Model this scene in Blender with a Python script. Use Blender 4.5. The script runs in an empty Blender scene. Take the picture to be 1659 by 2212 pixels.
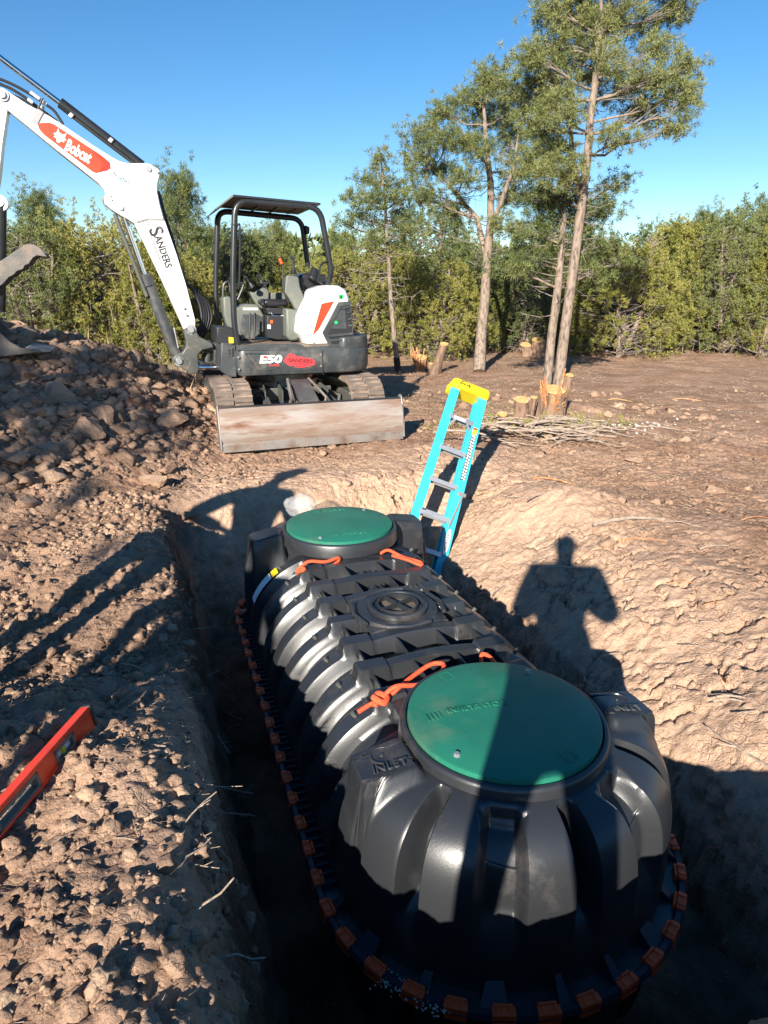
import bpy, bmesh, math, random
import numpy as np
from mathutils import Vector, Matrix, Euler

random.seed(7)
rng = np.random.default_rng(7)
R = math.radians
scene = bpy.context.scene
col = scene.collection

# ------------------------------------------------------------ camera, sky, sun, exposure
PITCH = R(18.75)
EYE = 1.62
cam_data = bpy.data.cameras.new('camera')
cam = bpy.data.objects.new('camera', cam_data)
col.objects.link(cam)
cam.location = (0, 0, EYE)
cam.rotation_euler = (R(90) - PITCH, 0, 0)
cam_data.sensor_fit = 'HORIZONTAL'
cam_data.sensor_width = 36
cam_data.lens = 36 * 1426 / 1659
cam_data.clip_start = 0.02
cam_data.clip_end = 2000
scene.camera = cam

SUN_EL = R(22.7)
SUN_AZ = R(16.2)                       # shadows run this far to the right of straight ahead
shadow_dir = Vector((math.sin(SUN_AZ) * math.cos(SUN_EL), math.cos(SUN_AZ) * math.cos(SUN_EL), -math.sin(SUN_EL)))
world = bpy.data.worlds.new('World')
scene.world = world
world.use_nodes = True
wn = world.node_tree.nodes
wl = world.node_tree.links
wn.clear()
sky = wn.new('ShaderNodeTexSky')
sky.sky_type = 'NISHITA'
sky.sun_disc = False
sky.sun_elevation = SUN_EL
sky.sun_rotation = math.pi + SUN_AZ
sky.altitude = 2100
sky.air_density = 1.15
sky.dust_density = 0.25
sky.ozone_density = 2.2
bg = wn.new('ShaderNodeBackground')
bg.inputs['Strength'].default_value = 0.068
wo = wn.new('ShaderNodeOutputWorld')
hs = wn.new('ShaderNodeHueSaturation'); hs.inputs['Saturation'].default_value = 1.30
wl.new(sky.outputs[0], hs.inputs['Color']); wl.new(hs.outputs[0], bg.inputs['Color'])
wl.new(bg.outputs[0], wo.inputs['Surface'])
sun_data = bpy.data.lights.new('sun', 'SUN')
sun_data.energy = 4.9
sun_data.angle = R(0.55)
sun_data.color = (1.0, 0.92, 0.80)
sun = bpy.data.objects.new('sun', sun_data)
col.objects.link(sun)
sun.rotation_euler = shadow_dir.to_track_quat('-Z', 'Y').to_euler()
sun.location = (-8, -20, 12)
scene.view_settings.view_transform = 'Standard'
scene.view_settings.look = 'None'
scene.view_settings.gamma = 1
scene.view_settings.use_curve_mapping = False
scene.view_settings.exposure = 1.22

# ------------------------------------------------------------ measuring helper: a sight line of the survey camera
_C, _S = math.cos(PITCH), math.sin(PITCH)
def ray(px, py):
    u = (px - 829.5) / 1426; v = (py - 1106) / 1426
    return Vector((u, _C - v * _S, -_S - v * _C))
def at_z(px, py, z=0.0):
    d = ray(px, py); k = (z - EYE) / d.z
    return Vector((d.x * k, d.y * k, z))
def at_y(px, py, Y):
    d = ray(px, py); k = Y / d.y
    return Vector((d.x * k, Y, EYE + d.z * k))

# ------------------------------------------------------------ materials
def new_mat(name):
    m = bpy.data.materials.new(name); m.use_nodes = True
    nt = m.node_tree; b = nt.nodes['Principled BSDF']
    return m, nt, b
def mat(name, color, rough=.5, metal=0.0, var=0.0, scale=6.0, color2=None, bump=0.0, bscale=60.0, c2lo=.45, c2hi=.65,
        wear=None, wscale=3.0, wlo=.55, whi=.75, spec=None, transl=0.0, alpha=None, coat=0.0, rvar=0.0, stretch=None):
    m, nt, b = new_mat(name)
    N, L = nt.nodes, nt.links
    b.inputs['Roughness'].default_value = rough
    b.inputs['Metallic'].default_value = metal
    if spec is not None: b.inputs['Specular IOR Level'].default_value = spec
    if coat: b.inputs['Coat Weight'].default_value = coat; b.inputs['Coat Roughness'].default_value = .15
    tc = N.new('ShaderNodeTexCoord')
    src = tc.outputs['Object']
    if stretch:
        mp = N.new('ShaderNodeMapping'); mp.inputs['Scale'].default_value = stretch
        L.new(src, mp.inputs[0]); src = mp.outputs[0]
    out = None
    if var or color2:
        n = N.new('ShaderNodeTexNoise'); n.inputs['Scale'].default_value = scale; n.inputs['Detail'].default_value = 6; n.inputs['Roughness'].default_value = .62
        L.new(src, n.inputs['Vector'])
        r = N.new('ShaderNodeValToRGB')
        c2 = color2 or tuple(c * (1 - var) for c in color)
        r.color_ramp.elements[0].position = c2lo; r.color_ramp.elements[1].position = c2hi
        r.color_ramp.elements[0].color = (*color, 1); r.color_ramp.elements[1].color = (*c2, 1)
        L.new(n.outputs['Fac'], r.inputs['Fac']); out = r.outputs['Color']
    if wear:
        n2 = N.new('ShaderNodeTexNoise'); n2.inputs['Scale'].default_value = wscale; n2.inputs['Detail'].default_value = 9; n2.inputs['Roughness'].default_value = .7
        L.new(src, n2.inputs['Vector'])
        r2 = N.new('ShaderNodeMapRange'); r2.inputs['From Min'].default_value = wlo; r2.inputs['From Max'].default_value = whi
        L.new(n2.outputs['Fac'], r2.inputs['Value'])
        mx = N.new('ShaderNodeMix'); mx.data_type = 'RGBA'
        if out: L.new(out, mx.inputs['A'])
        else: mx.inputs['A'].default_value = (*color, 1)
        mx.inputs['B'].default_value = (*wear, 1)
        L.new(r2.outputs[0], mx.inputs['Factor']); out = mx.outputs['Result']
        rr = N.new('ShaderNodeMapRange'); rr.inputs['To Min'].default_value = rough; rr.inputs['To Max'].default_value = .9
        L.new(r2.outputs[0], rr.inputs['Value']); L.new(rr.outputs[0], b.inputs['Roughness'])
    elif rvar:
        n3 = N.new('ShaderNodeTexNoise'); n3.inputs['Scale'].default_value = 5; n3.inputs['Detail'].default_value = 8
        L.new(src, n3.inputs['Vector'])
        rr = N.new('ShaderNodeMapRange'); rr.inputs['From Min'].default_value = .35; rr.inputs['From Max'].default_value = .7
        rr.inputs['To Min'].default_value = rough - rvar; rr.inputs['To Max'].default_value = rough + rvar
        L.new(n3.outputs['Fac'], rr.inputs['Value']); L.new(rr.outputs[0], b.inputs['Roughness'])
    if out: L.new(out, b.inputs['Base Color'])
    else: b.inputs['Base Color'].default_value = (*color, 1)
    if bump:
        nb = N.new('ShaderNodeTexNoise'); nb.inputs['Scale'].default_value = bscale; nb.inputs['Detail'].default_value = 5
        L.new(src, nb.inputs['Vector'])
        bp = N.new('ShaderNodeBump'); bp.inputs['Strength'].default_value = bump; bp.inputs['Distance'].default_value = .01
        L.new(nb.outputs['Fac'], bp.inputs['Height']); L.new(bp.outputs[0], b.inputs['Normal'])
    if transl:
        t = N.new('ShaderNodeBsdfTranslucent'); ms = N.new('ShaderNodeMixShader'); ms.inputs[0].default_value = transl
        if out: L.new(out, t.inputs['Color'])
        else: t.inputs['Color'].default_value = (*color, 1)
        o = N['Material Output']
        L.new(b.outputs[0], ms.inputs[1]); L.new(t.outputs[0], ms.inputs[2]); L.new(ms.outputs[0], o.inputs['Surface'])
    if alpha is not None: b.inputs['Alpha'].default_value = alpha
    return m

DUST = (.33, .215, .15)
M = {}
M['white'] = mat('white_paint', (.80, .80, .78), .28, var=.07, scale=3, wear=(.48, .38, .30), wscale=6, wlo=.58, whi=.95, coat=.3)
M['red'] = mat('red_decal', (.72, .055, .02), .35, var=.15, scale=5)
M['decal_white'] = mat('white_lettering', (.82, .82, .80), .45)
M['decal_black'] = mat('black_lettering', (.02, .02, .022), .5)
M['decal_grey'] = mat('faded_grey_print', (.30, .30, .31), .5)
M['pinkred'] = mat('pink_red_decal', (.62, .045, .055), .45, wear=(.08, .05, .05), wscale=30, wlo=.55, whi=.8)
M['darkred'] = mat('dark_red_print', (.12, .012, .015), .5)
M['teal_print'] = mat('teal_print', (.05, .35, .45), .5)
M['char'] = mat('charcoal_painted_steel', (.050, .056, .060), .42, var=.3, scale=5, wear=(.20, .17, .145), wscale=4, wlo=.50, whi=.85, bump=.15, bscale=35)
M['grey'] = mat('dark_grey_painted_steel', (.085, .09, .082), .45, var=.25, scale=6, wear=DUST, wscale=6, wlo=.55, whi=.85, bump=.1)
M['blackm'] = mat('black_painted_steel', (.022, .024, .028), .3, var=.3, scale=8, wear=(.12, .1, .085), wscale=9, wlo=.6, whi=.9)
M['plastic'] = mat('grey_green_cab_plastic', (.125, .135, .118), .55, var=.15, scale=4, wear=(.28, .22, .17), wscale=5, wlo=.55, whi=.85)
M['bplastic'] = mat('black_plastic', (.02, .021, .024), .45, wear=(.12, .1, .08), wscale=6, wlo=.58, whi=.85)
M['vinyl'] = mat('black_seat_vinyl', (.018, .018, .02), .35, bump=.2, bscale=80)
M['rubber'] = mat('dusty_track_rubber', (.13, .10, .082), .85, var=.4, scale=5, color2=(.30, .215, .16), bump=.5, bscale=40)
M['rust'] = mat('worn_blade_steel', (.27, .19, .145), .5, metal=.3, scale=4.5, color2=(.36, .32, .29), c2lo=.38, c2hi=.62,
                wear=(.17, .075, .04), wscale=6, wlo=.50, whi=.70, bump=.2, bscale=22, stretch=(.35, 1, 2.2))
M['steel'] = mat('bare_worn_steel', (.36, .34, .32), .4, metal=.6, scale=5, color2=(.24, .17, .13), wear=(.22, .12, .075), wscale=4, wlo=.5, whi=.8, bump=.15)
M['dsteel'] = mat('dark_scuffed_steel', (.13, .125, .12), .42, metal=.4, scale=5, color2=(.22, .18, .15), wear=(.26, .15, .10), wscale=3, wlo=.48, whi=.8, bump=.15)
M['chrome'] = mat('polished_rod', (.75, .76, .78), .12, metal=1.0)
M['alu'] = mat('aluminium', (.55, .55, .55), .38, metal=.75, var=.25, scale=12)
M['hose'] = mat('hydraulic_hose', (.02, .02, .022), .5)
M['yellow'] = mat('yellow_plastic', (.95, .72, .01), .4, var=.06, scale=9)
M['ylabel'] = mat('yellow_sticker', (.85, .60, .02), .5)
M['greenl'] = mat('green_print', (.02, .45, .12), .4)
M['blue'] = mat('turquoise_fibreglass', (.035, .43, .60), .38, var=.12, scale=6, wear=(.35, .45, .45), wscale=14, wlo=.68, whi=.9)
M['orange'] = mat('orange_plastic_clip', (.88, .10, .02), .5, var=.12, scale=30)
M['rope'] = mat('orange_rope', (.85, .10, .035), .7, bump=.6, bscale=150)
M['level'] = mat('red_level_paint', (.72, .05, .015), .32, var=.12, scale=8, wear=(.45, .2, .12), wscale=20, wlo=.66, whi=.85)
M['vial'] = mat('yellow_vial', (.75, .75, .05), .1)
M['poly'] = mat('black_polyethylene', (.022, .024, .028), .36, var=.2, scale=3, bump=.04, bscale=140, wear=(.13, .105, .09), wscale=3.5, wlo=.55, whi=1.0, spec=.75, rvar=.05)
M['polyrim'] = mat('blue_black_rim', (.012, .016, .028), .5)
M['lid'] = mat('green_plastic_lid', (.018, .160, .105), .42, var=.18, scale=4, bump=.12, bscale=260, wear=(.16, .19, .13), wscale=3.2, wlo=.52, whi=.92, spec=.35)
M['lidtext'] = mat('green_plastic_embossing', (.022, .18, .118), .5)
M['bag'] = mat('clear_plastic_bag', (.62, .60, .60), .12, alpha=.28)
M['bark'] = mat('pine_bark', (.26, .20, .155), .9, scale=26, color2=(.085, .065, .052), bump=1.0, bscale=45, stretch=(1, 1, .30))
M['stumpbark'] = mat('torn_brown_bark', (.22, .14, .095), .95, scale=18, color2=(.10, .06, .04), bump=.9, bscale=30, stretch=(1, 1, .3))
M['barkd'] = mat('juniper_twigs', (.25, .215, .19), .9, scale=8, color2=(.12, .095, .08), bump=.4)
M['charred'] = mat('charred_bark', (.025, .02, .018), .95, bump=.8, bscale=40)
M['cutwood'] = mat('fresh_cut_wood', (.50, .28, .10), .8, scale=25, color2=(.60, .40, .19), bump=.3)
M['splinter'] = mat('torn_red_wood', (.42, .17, .07), .85, scale=20, color2=(.60, .33, .14), bump=.3)
M['stick'] = mat('weathered_stick', (.36, .28, .22), .9, scale=20, color2=(.20, .15, .12), bump=.4)
M['straw'] = mat('dry_litter', (.44, .33, .22), .9, scale=2, color2=(.24, .15, .09))
M['skin'] = mat('skin', (.48, .28, .2), .5)
M['denim'] = mat('blue_denim', (.06, .09, .17), .85, var=.2, scale=30)
M['jacket'] = mat('dark_work_jacket', (.05, .055, .06), .8, var=.2)
M['tanjacket'] = mat('tan_work_jacket', (.25, .17, .09), .85, var=.2)
M['cap'] = mat('cloth_cap', (.10, .03, .03), .85)
M['boot'] = mat('leather_boot', (.10, .06, .035), .6)

def foliage(name, c1, c2, c3, sc=2.2):
    m, nt, b = new_mat(name)
    N, L = nt.nodes, nt.links
    g = N.new('ShaderNodeNewGeometry'); oi = N.new('ShaderNodeObjectInfo')
    n = N.new('ShaderNodeTexNoise'); n.inputs['Scale'].default_value = sc; n.inputs['Detail'].default_value = 4
    L.new(g.outputs['Position'], n.inputs['Vector'])
    r = N.new('ShaderNodeValToRGB'); e = r.color_ramp.elements
    e[0].position = .32; e[0].color = (*c1, 1); e[1].position = .68; e[1].color = (*c3, 1)
    x = e.new(.5); x.color = (*c2, 1)
    at = N.new('ShaderNodeMath'); at.operation = 'MULTIPLY_ADD'
    L.new(g.outputs['Random Per Island'], at.inputs[0]); at.inputs[1].default_value = .34; at.inputs[2].default_value = -.23
    ad = N.new('ShaderNodeMath'); ad.operation = 'ADD'
    L.new(n.outputs['Fac'], ad.inputs[0]); L.new(at.outputs[0], ad.inputs[1])
    a2 = N.new('ShaderNodeMath'); a2.operation = 'MULTIPLY_ADD'
    L.new(oi.outputs['Random'], a2.inputs[0]); a2.inputs[1].default_value = .26; L.new(ad.outputs[0], a2.inputs[2])
    L.new(a2.outputs[0], r.inputs['Fac'])
    L.new(r.outputs['Color'], b.inputs['Base Color'])
    b.inputs['Roughness'].default_value = .6
    t = N.new('ShaderNodeBsdfTranslucent'); ms = N.new('ShaderNodeMixShader'); ms.inputs[0].default_value = .22
    L.new(r.outputs['Color'], t.inputs['Color'])
    L.new(b.outputs[0], ms.inputs[1]); L.new(t.outputs[0], ms.inputs[2]); L.new(ms.outputs[0], N['Material Output'].inputs['Surface'])
    return m
M['pine'] = foliage('pine_needles', (.075, .105, .032), (.145, .175, .05), (.235, .245, .085), 3.0)
M['juni'] = foliage('juniper_foliage', (.13, .155, .028), (.215, .225, .045), (.32, .29, .075), 3.0)
M['junid'] = foliage('dark_juniper_foliage', (.075, .11, .035), (.13, .165, .05), (.20, .22, .075), 3.0)

# ------------------------------------------------------------ objects
def tag(o, label=None, cat=None, group=None, kind=None):
    if label: o['label'] = label
    if cat: o['category'] = cat
    if group: o['group'] = group
    if kind: o['kind'] = kind
    return o
def empty(name, loc=(0, 0, 0), rz=0.0, rot=None):
    o = bpy.data.objects.new(name, None); col.objects.link(o)
    o.empty_display_size = .1
    o.location = loc
    o.rotation_euler = rot if rot is not None else (0, 0, rz)
    return o
def link_mesh(name, me, m=None, parent=None):
    o = bpy.data.objects.new(name, me); col.objects.link(o)
    if m is not None and not me.materials: me.materials.append(m)
    if parent is not None: o.parent = parent
    return o
def np_mesh(name, V, F, smooth=False):
    """V (n,3) array, F (m,k) array of equal-sided faces"""
    me = bpy.data.meshes.new(name)
    V = np.ascontiguousarray(V, dtype=np.float32); F = np.ascontiguousarray(F, dtype=np.int32)
    m, k = F.shape
    me.vertices.add(len(V)); me.vertices.foreach_set('co', V.ravel())
    me.loops.add(m * k); me.loops.foreach_set('vertex_index', F.ravel())
    me.polygons.add(m)
    me.polygons.foreach_set('loop_start', np.arange(0, m * k, k, dtype=np.int32))
    me.polygons.foreach_set('loop_total', np.full(m, k, dtype=np.int32))
    if smooth: me.polygons.foreach_set('use_smooth', np.ones(m, dtype=bool))
    me.update(calc_edges=True); me.validate()
    return me

def frame_of(d, up=Vector((0, 0, 1))):
    d = Vector(d).normalized()
    if abs(d.dot(up)) > .98: up = Vector((0, 1, 0))
    a = d.cross(up).normalized(); b = a.cross(d).normalized()
    return d, a, b

class MB:
    def __init__(s): s.v = []; s.f = []
    def add(s, v, f):
        o = len(s.v); s.v += [tuple(p) for p in v]; s.f += [tuple(i + o for i in q) for q in f]; return s
    def box(s, c, d, rot=None):
        x, y, z = [k / 2 for k in d]
        P = [Vector((i, j, k)) for i in (-x, x) for j in (-y, y) for k in (-z, z)]
        if rot is not None: P = [rot @ p for p in P]
        c = Vector(c)
        return s.add([p + c for p in P], [(0, 1, 3, 2), (4, 6, 7, 5), (0, 4, 5, 1), (2, 3, 7, 6), (0, 2, 6, 4), (1, 5, 7, 3)])
    def bar(s, p, q, w, h, up=(0, 0, 1)):
        p, q = Vector(p), Vector(q); d, a, b = frame_of(q - p, Vector(up))
        v = []
        for e in (p, q):
            for i, j in ((-1, -1), (1, -1), (1, 1), (-1, 1)): v.append(e + a * i * w / 2 + b * j * h / 2)
        return s.add(v, [(3, 2, 1, 0), (4, 5, 6, 7), (0, 1, 5, 4), (1, 2, 6, 5), (2, 3, 7, 6), (3, 0, 4, 7)])
    def tube(s, pts, r, n=8, cap=True):
        pts = [Vector(p) for p in pts]; m = len(pts)
        rs = [r] * m if not hasattr(r, '__len__') else list(r)
        o = len(s.v); prev = None
        for i, p in enumerate(pts):
            t = (pts[min(i + 1, m - 1)] - pts[max(i - 1, 0)]).normalized()
            if prev is None:
                _, a, b = frame_of(t); b = t.cross(a)
            else:
                a = (prev - t * prev.dot(t)).normalized(); b = t.cross(a)
            prev = a
            for k in range(n):
                w = 2 * math.pi * k / n
                s.v.append(tuple(p + (a * math.cos(w) + b * math.sin(w)) * rs[i]))
        for i in range(m - 1):
            for k in range(n):
                k2 = (k + 1) % n
                s.f.append((o + i * n + k, o + i * n + k2, o + (i + 1) * n + k2, o + (i + 1) * n + k))
        if cap:
            s.f.append(tuple(o + k for k in reversed(range(n)))); s.f.append(tuple(o + (m - 1) * n + k for k in range(n)))
        return s
    def prism(s, poly, a, b, fn):
        """poly 2D points, fn(u,v,w)->3D, extruded w from a to b"""
        n = len(poly)
        v = [fn(u, w, a) for u, w in poly] + [fn(u, w, b) for u, w in poly]
        f = [tuple(range(n)), tuple(reversed(range(n, 2 * n)))]
        f += [(i, i + n, (i + 1) % n + n, (i + 1) % n) for i in range(n)]
        return s.add(v, f)
    def lathe(s, prof, c, axis=(0, 0, 1), n=32, close=False):
        d, a, b = frame_of(axis, Vector((1, 0, 0)) if abs(axis[2]) > .9 else Vector((0, 0, 1)))
        c = Vector(c); o = len(s.v); m = len(prof)
        for r, h in prof:
            for k in range(n):
                w = 2 * math.pi * k / n
                s.v.append(tuple(c + d * h + (a * math.cos(w) + b * math.sin(w)) * max(r, 1e-5)))
        for i in range(m - 1):
            for k in range(n):
                k2 = (k + 1) % n
                s.f.append((o + i * n + k, o + i * n + k2, o + (i + 1) * n + k2, o + (i + 1) * n + k))
        return s
    def build(s, name, m=None, parent=None, bevel=0.0, smooth=False, seg=2, angle=35):
        me = bpy.data.meshes.new(name)
        me.from_pydata(s.v, [], s.f); me.validate()
        bm = bmesh.new(); bm.from_mesh(me)
        bmesh.ops.recalc_face_normals(bm, faces=bm.faces); bm.to_mesh(me); bm.free()
        if m is not None: me.materials.append(m)
        o = bpy.data.objects.new(name, me); col.objects.link(o)
        if parent is not None: o.parent = parent
        if bevel:
            b = o.modifiers.new('bevel', 'BEVEL'); b.width = bevel; b.segments = seg; b.limit_method = 'ANGLE'; b.angle_limit = R(40)
        if smooth or bevel:
            me.polygons.foreach_set('use_smooth', np.ones(len(me.polygons), dtype=bool))
            try: me.set_sharp_from_angle(angle=R(angle))
            except Exception: pass
        return o

def lettering(name, text, size, origin, xdir, ydir, m, parent=None, extrude=.0015, bold=0.0, shear=0.0, xscale=1.0, align='CENTER'):
    cu = bpy.data.curves.new(name, 'FONT'); cu.body = text; cu.size = size; cu.extrude = extrude
    cu.align_x = align; cu.align_y = 'CENTER'; cu.offset = bold; cu.shear = shear; cu.resolution_u = 3
    tmp = bpy.data.objects.new(name, cu); col.objects.link(tmp)
    dg = bpy.context.evaluated_depsgraph_get()
    me = bpy.data.meshes.new_from_object(tmp.evaluated_get(dg))
    bpy.data.objects.remove(tmp)
    X = Vector(xdir).normalized(); Y = Vector(ydir).normalized(); Z = X.cross(Y).normalized(); Y = Z.cross(X)
    mt = Matrix(((X.x * xscale, Y.x, Z.x, origin[0]), (X.y * xscale, Y.y, Z.y, origin[1]), (X.z * xscale, Y.z, Z.z, origin[2]), (0, 0, 0, 1)))
    me.transform(mt); me.name = name
    me.materials.clear()
    return link_mesh(name, me, m, parent)

# ------------------------------------------------------------ noise in numpy
def _h(i, j, k, s):
    n = (i.astype(np.int64) * 374761393 + j.astype(np.int64) * 668265263 + k.astype(np.int64) * 2147483647 + s * 1274126177) & 0xffffffff
    n = ((n ^ (n >> 13)) * 1274126177) & 0xffffffff
    n = ((n ^ (n >> 15)) * 2246822519) & 0xffffffff
    return ((n ^ (n >> 16)) & 0xffffff).astype(np.float32) / 16777215.0
def vnoise(x, y, z=None, s=0):
    if z is None:
        i = np.floor(x); j = np.floor(y); fx = x - i; fy = y - j
        fx = fx * fx * fx * (fx * (fx * 6 - 15) + 10); fy = fy * fy * fy * (fy * (fy * 6 - 15) + 10)
        k = np.zeros_like(i)
        a = _h(i, j, k, s); b = _h(i + 1, j, k, s); c = _h(i, j + 1, k, s); d = _h(i + 1, j + 1, k, s)
        return (a + (b - a) * fx + (c - a) * fy + (a - b - c + d) * fx * fy) * 2 - 1
    i = np.floor(x); j = np.floor(y); k = np.floor(z); fx = x - i; fy = y - j; fz = z - k
    fx = fx * fx * (3 - 2 * fx); fy = fy * fy * (3 - 2 * fy); fz = fz * fz * (3 - 2 * fz)
    r = 0
    for a in (0, 1):
        for b in (0, 1):
            for c in (0, 1):
                w = (fx if a else 1 - fx) * (fy if b else 1 - fy) * (fz if c else 1 - fz)
                r = r + w * _h(i + a, j + b, k + c, s)
    return r * 2 - 1
def fbm(x, y, z=None, oct=4, s=0, gain=.5):
    r = 0; a = 1.0; f = 1.0; t = 0
    for o in range(oct):
        r = r + a * vnoise(x * f + 17.3 * o, y * f - 9.1 * o, None if z is None else z * f + 3.7 * o, s + o)
        t += a; a *= gain; f *= 2.03
    return r / t
def worley(x, y, z=None, s=0):
    i = np.floor(x); j = np.floor(y); three = z is not None
    k = np.floor(z) if three else np.zeros_like(i)
    f1 = np.full(x.shape, 9., np.float32); f2 = f1.copy(); idv = np.zeros(x.shape, np.float32)
    for a in (-1, 0, 1):
        for b in (-1, 0, 1):
            for c in ((-1, 0, 1) if three else (0,)):
                hx = _h(i + a, j + b, k + c, s); hy = _h(i + a, j + b, k + c, s + 11)
                d = (i + a + hx - x) ** 2 + (j + b + hy - y) ** 2
                if three: d = d + (k + c + _h(i + a, j + b, k + c, s + 23) - z) ** 2
                d = d.astype(np.float32)
                new = d < f1
                f2 = np.where(new, f1, np.minimum(f2, d)); idv = np.where(new, hx * .5 + hy * .5, idv); f1 = np.where(new, d, f1)
    return np.sqrt(f1), np.sqrt(f2), idv
def sstep(a, b, x):
    t = np.clip((x - a) / (b - a), 0, 1); return t * t * (3 - 2 * t)
# ------------------------------------------------------------ the ground, with the pit and the spoil heaps
TA = Vector((-.334, .943, 0)).normalized()      # along the tank, away from the camera
TB = Vector((TA.y, -TA.x, 0))                   # across the tank, to the right
T0 = Vector((.416, 1.96, 0))                    # under the near lid
PIT = -1.0
def tank_pt(A, B, z=0.0): return T0 + TA * A + TB * B + Vector((0, 0, z))
def to_tank(x, y):
    dx = x - T0.x; dy = y - T0.y
    return dx * TA.x + dy * TA.y, dx * TB.x + dy * TB.y

def gauss(x, y, cx, cy, sx, sy, rot=0):
    c, s = math.cos(rot), math.sin(rot); dx = x - cx; dy = y - cy
    u = (dx * c + dy * s) / sx; v = (-dx * s + dy * c) / sy
    return np.exp(-(u * u + v * v))
def cone(x, y, cx, cy, h, rx, ry, rot=0):
    c, s = math.cos(rot), math.sin(rot); dx = x - cx; dy = y - cy
    u = (dx * c + dy * s) / rx; v = (-dx * s + dy * c) / ry
    q = np.sqrt(u * u + v * v + .02) - .1414
    return h * np.clip(1 - q, 0, None) ** 1.15
def ground_height(x, y, detail=True):
    x = np.asarray(x, np.float64); y = np.asarray(y, np.float64)
    A, B = to_tank(x, y)
    near = sstep(9.5, 5.0, np.abs(x) * .8 + np.abs(y - 2.5) * .6)
    wA = fbm(x * 1.7, y * 1.7, oct=3, s=3) * .09 + fbm(x * 7, y * 7, oct=2, s=5) * .03
    wB = fbm(x * 1.7 + 9, y * 1.7, oct=3, s=4) * .09 + fbm(x * 7 + 5, y * 7, oct=2, s=6) * .03
    a = A + wA; b = B + wB
    # outer ground
    g = 0.05 * fbm(x * .5, y * .5, oct=3, s=1) + .03 * fbm(x * 1.6, y * 1.6, oct=2, s=2)
    far = sstep(12, 30, y)
    g = g + far * (.12 + .25 * fbm(x * .06, y * .06, oct=2, s=9))
    # left bank: slightly raised, rolling
    lb = sstep(-.95, -1.25, B) * sstep(6.0, 4.2, y) * sstep(-4, -1.5, y)
    g = g + lb * (.03 + .05 * fbm(x * 2.3, y * 2.3, oct=2, s=12))
    up = np.maximum(sstep(-.9, -1.05, B) * sstep(1.35, .1, A), sstep(-.95, -1.1, A) * sstep(4.5, 2.0, B)) * sstep(-6, -3, y)
    g = g + .27 * up
    g = g + gauss(x, y, -1.45, 4.1, .55, .45, .3) * .13 + gauss(x, y, -1.25, 3.2, .3, .5) * .07
    # spoil pile reaching in from the left, and an unseen heap added for shade
    sp = np.maximum(cone(x, y, -5.3, 8.0, 1.35, 3.7, 3.1, .15), cone(x, y, -4.3, 6.2, .95, 2.4, 2.0, .5))
    sp = np.maximum(sp, cone(x, y, -3.3, 8.3, .55, 1.5, 1.2, 0))
    sp = np.maximum(sp, cone(x, y, -5.4, 3.4, 1.5, 2.5, 2.3, 0))
    # red-brown tongue by the boom
    sp2 = cone(x, y, -2.75, 7.2, .55, .75, .8, .3)
    spm = np.clip(sp * 2.5, 0, 1)
    sp = sp * (1 + .18 * fbm(x * 1.3, y * 1.3, oct=3, s=21)) + spm * .07 * fbm(x * 3.1, y * 3.1, oct=2, s=22)
    g = g + np.maximum(sp, sp2)
    # little scraped mounds near the ladder and on the right
    g = g + gauss(x, y, 1.35, 5.0, .55, .30, -.3) * .16 + gauss(x, y, 2.6, 4.2, .8, .35, -.5) * .07
    g = g + gauss(x, y, 4.4, 6.2, .5, .5) * .12 + gauss(x, y, 2.3, 8.9, .8, .5) * .10
    # right bank: profile by distance from the tank
    def prof(d, pts):
        xs = [p[0] for p in pts]; zs = [p[1] for p in pts]
        return np.interp(d, xs, zs)
    depth = -PIT + g
    left = prof(-b, [(.83, 0), (.90, .30), (.945, .66), (.99, .88), (1.05, .97), (1.18, 1.0)])
    right = prof(b, [(.92, 0), (.98, .36), (1.10, .58), (1.40, .76), (1.72, .91), (1.92, .985), (2.1, 1.0)])
    farw = prof(a, [(2.98, 0), (3.08, .34), (3.28, .64), (3.52, .89), (3.68, .985), (3.8, 1.0)])
    nearw = prof(-a, [(.93, 0), (.98, .35), (1.03, .75), (1.08, .93), (1.18, 1.0)])
    k = .045
    st = np.stack([left, right, farw, nearw])
    mx = st.max(0)
    h = mx + k * np.log(np.exp((st - mx) / k).sum(0)) - k * np.log(1.0)
    h = np.clip(h - .02, 0, None); h = np.minimum(h, 1.0)
    z = PIT + depth * h
    wall = sstep(.02, .15, h) * sstep(1.0, .93, h)
    if not detail: return z
    # clods, crumbs and cracks
    rough_left = sstep(-.8, -1.1, B) * near
    soil = sstep(.03, .3, h)
    def sub(fn, mask):
        out = np.zeros_like(x); idx = np.nonzero(mask.ravel() > .01)[0]
        if len(idx): out.ravel()[idx] = fn(x.ravel()[idx], y.ravel()[idx], z.ravel()[idx]) * mask.ravel()[idx]
        return out
    m1 = soil * near
    mc = m1 * np.clip(.30 + 1.0 * rough_left + .8 * spm + .9 * fbm(x * 1.1, y * 1.1, oct=3, s=31), 0, 1.3)
    def clods(sc, amp, s):
        def f(X, Y, Z):
            f1, f2, iv = worley(X * sc, Y * sc, Z * sc, s)
            return amp * sstep(.25, .8, iv) * (.45 * np.sqrt(np.clip(1 - f1 * 1.2, 0, 1)) + .55 * sstep(.02, .22, f2 - f1) * np.clip(1.25 - f1, 0, 1))
        return f
    z = z + sub(clods(6.5, .034, 41), mc * near * (.35 + .65 * np.clip(spm + sstep(.1, .4, fbm(x * 1.9, y * 1.9, oct=2, s=35)), 0, 1)))
    z = z + sub(clods(15, .017, 42), mc * near)
    z = z + sub(clods(34, .011, 43), np.clip(mc + .25, 0, 1) * near)
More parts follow.
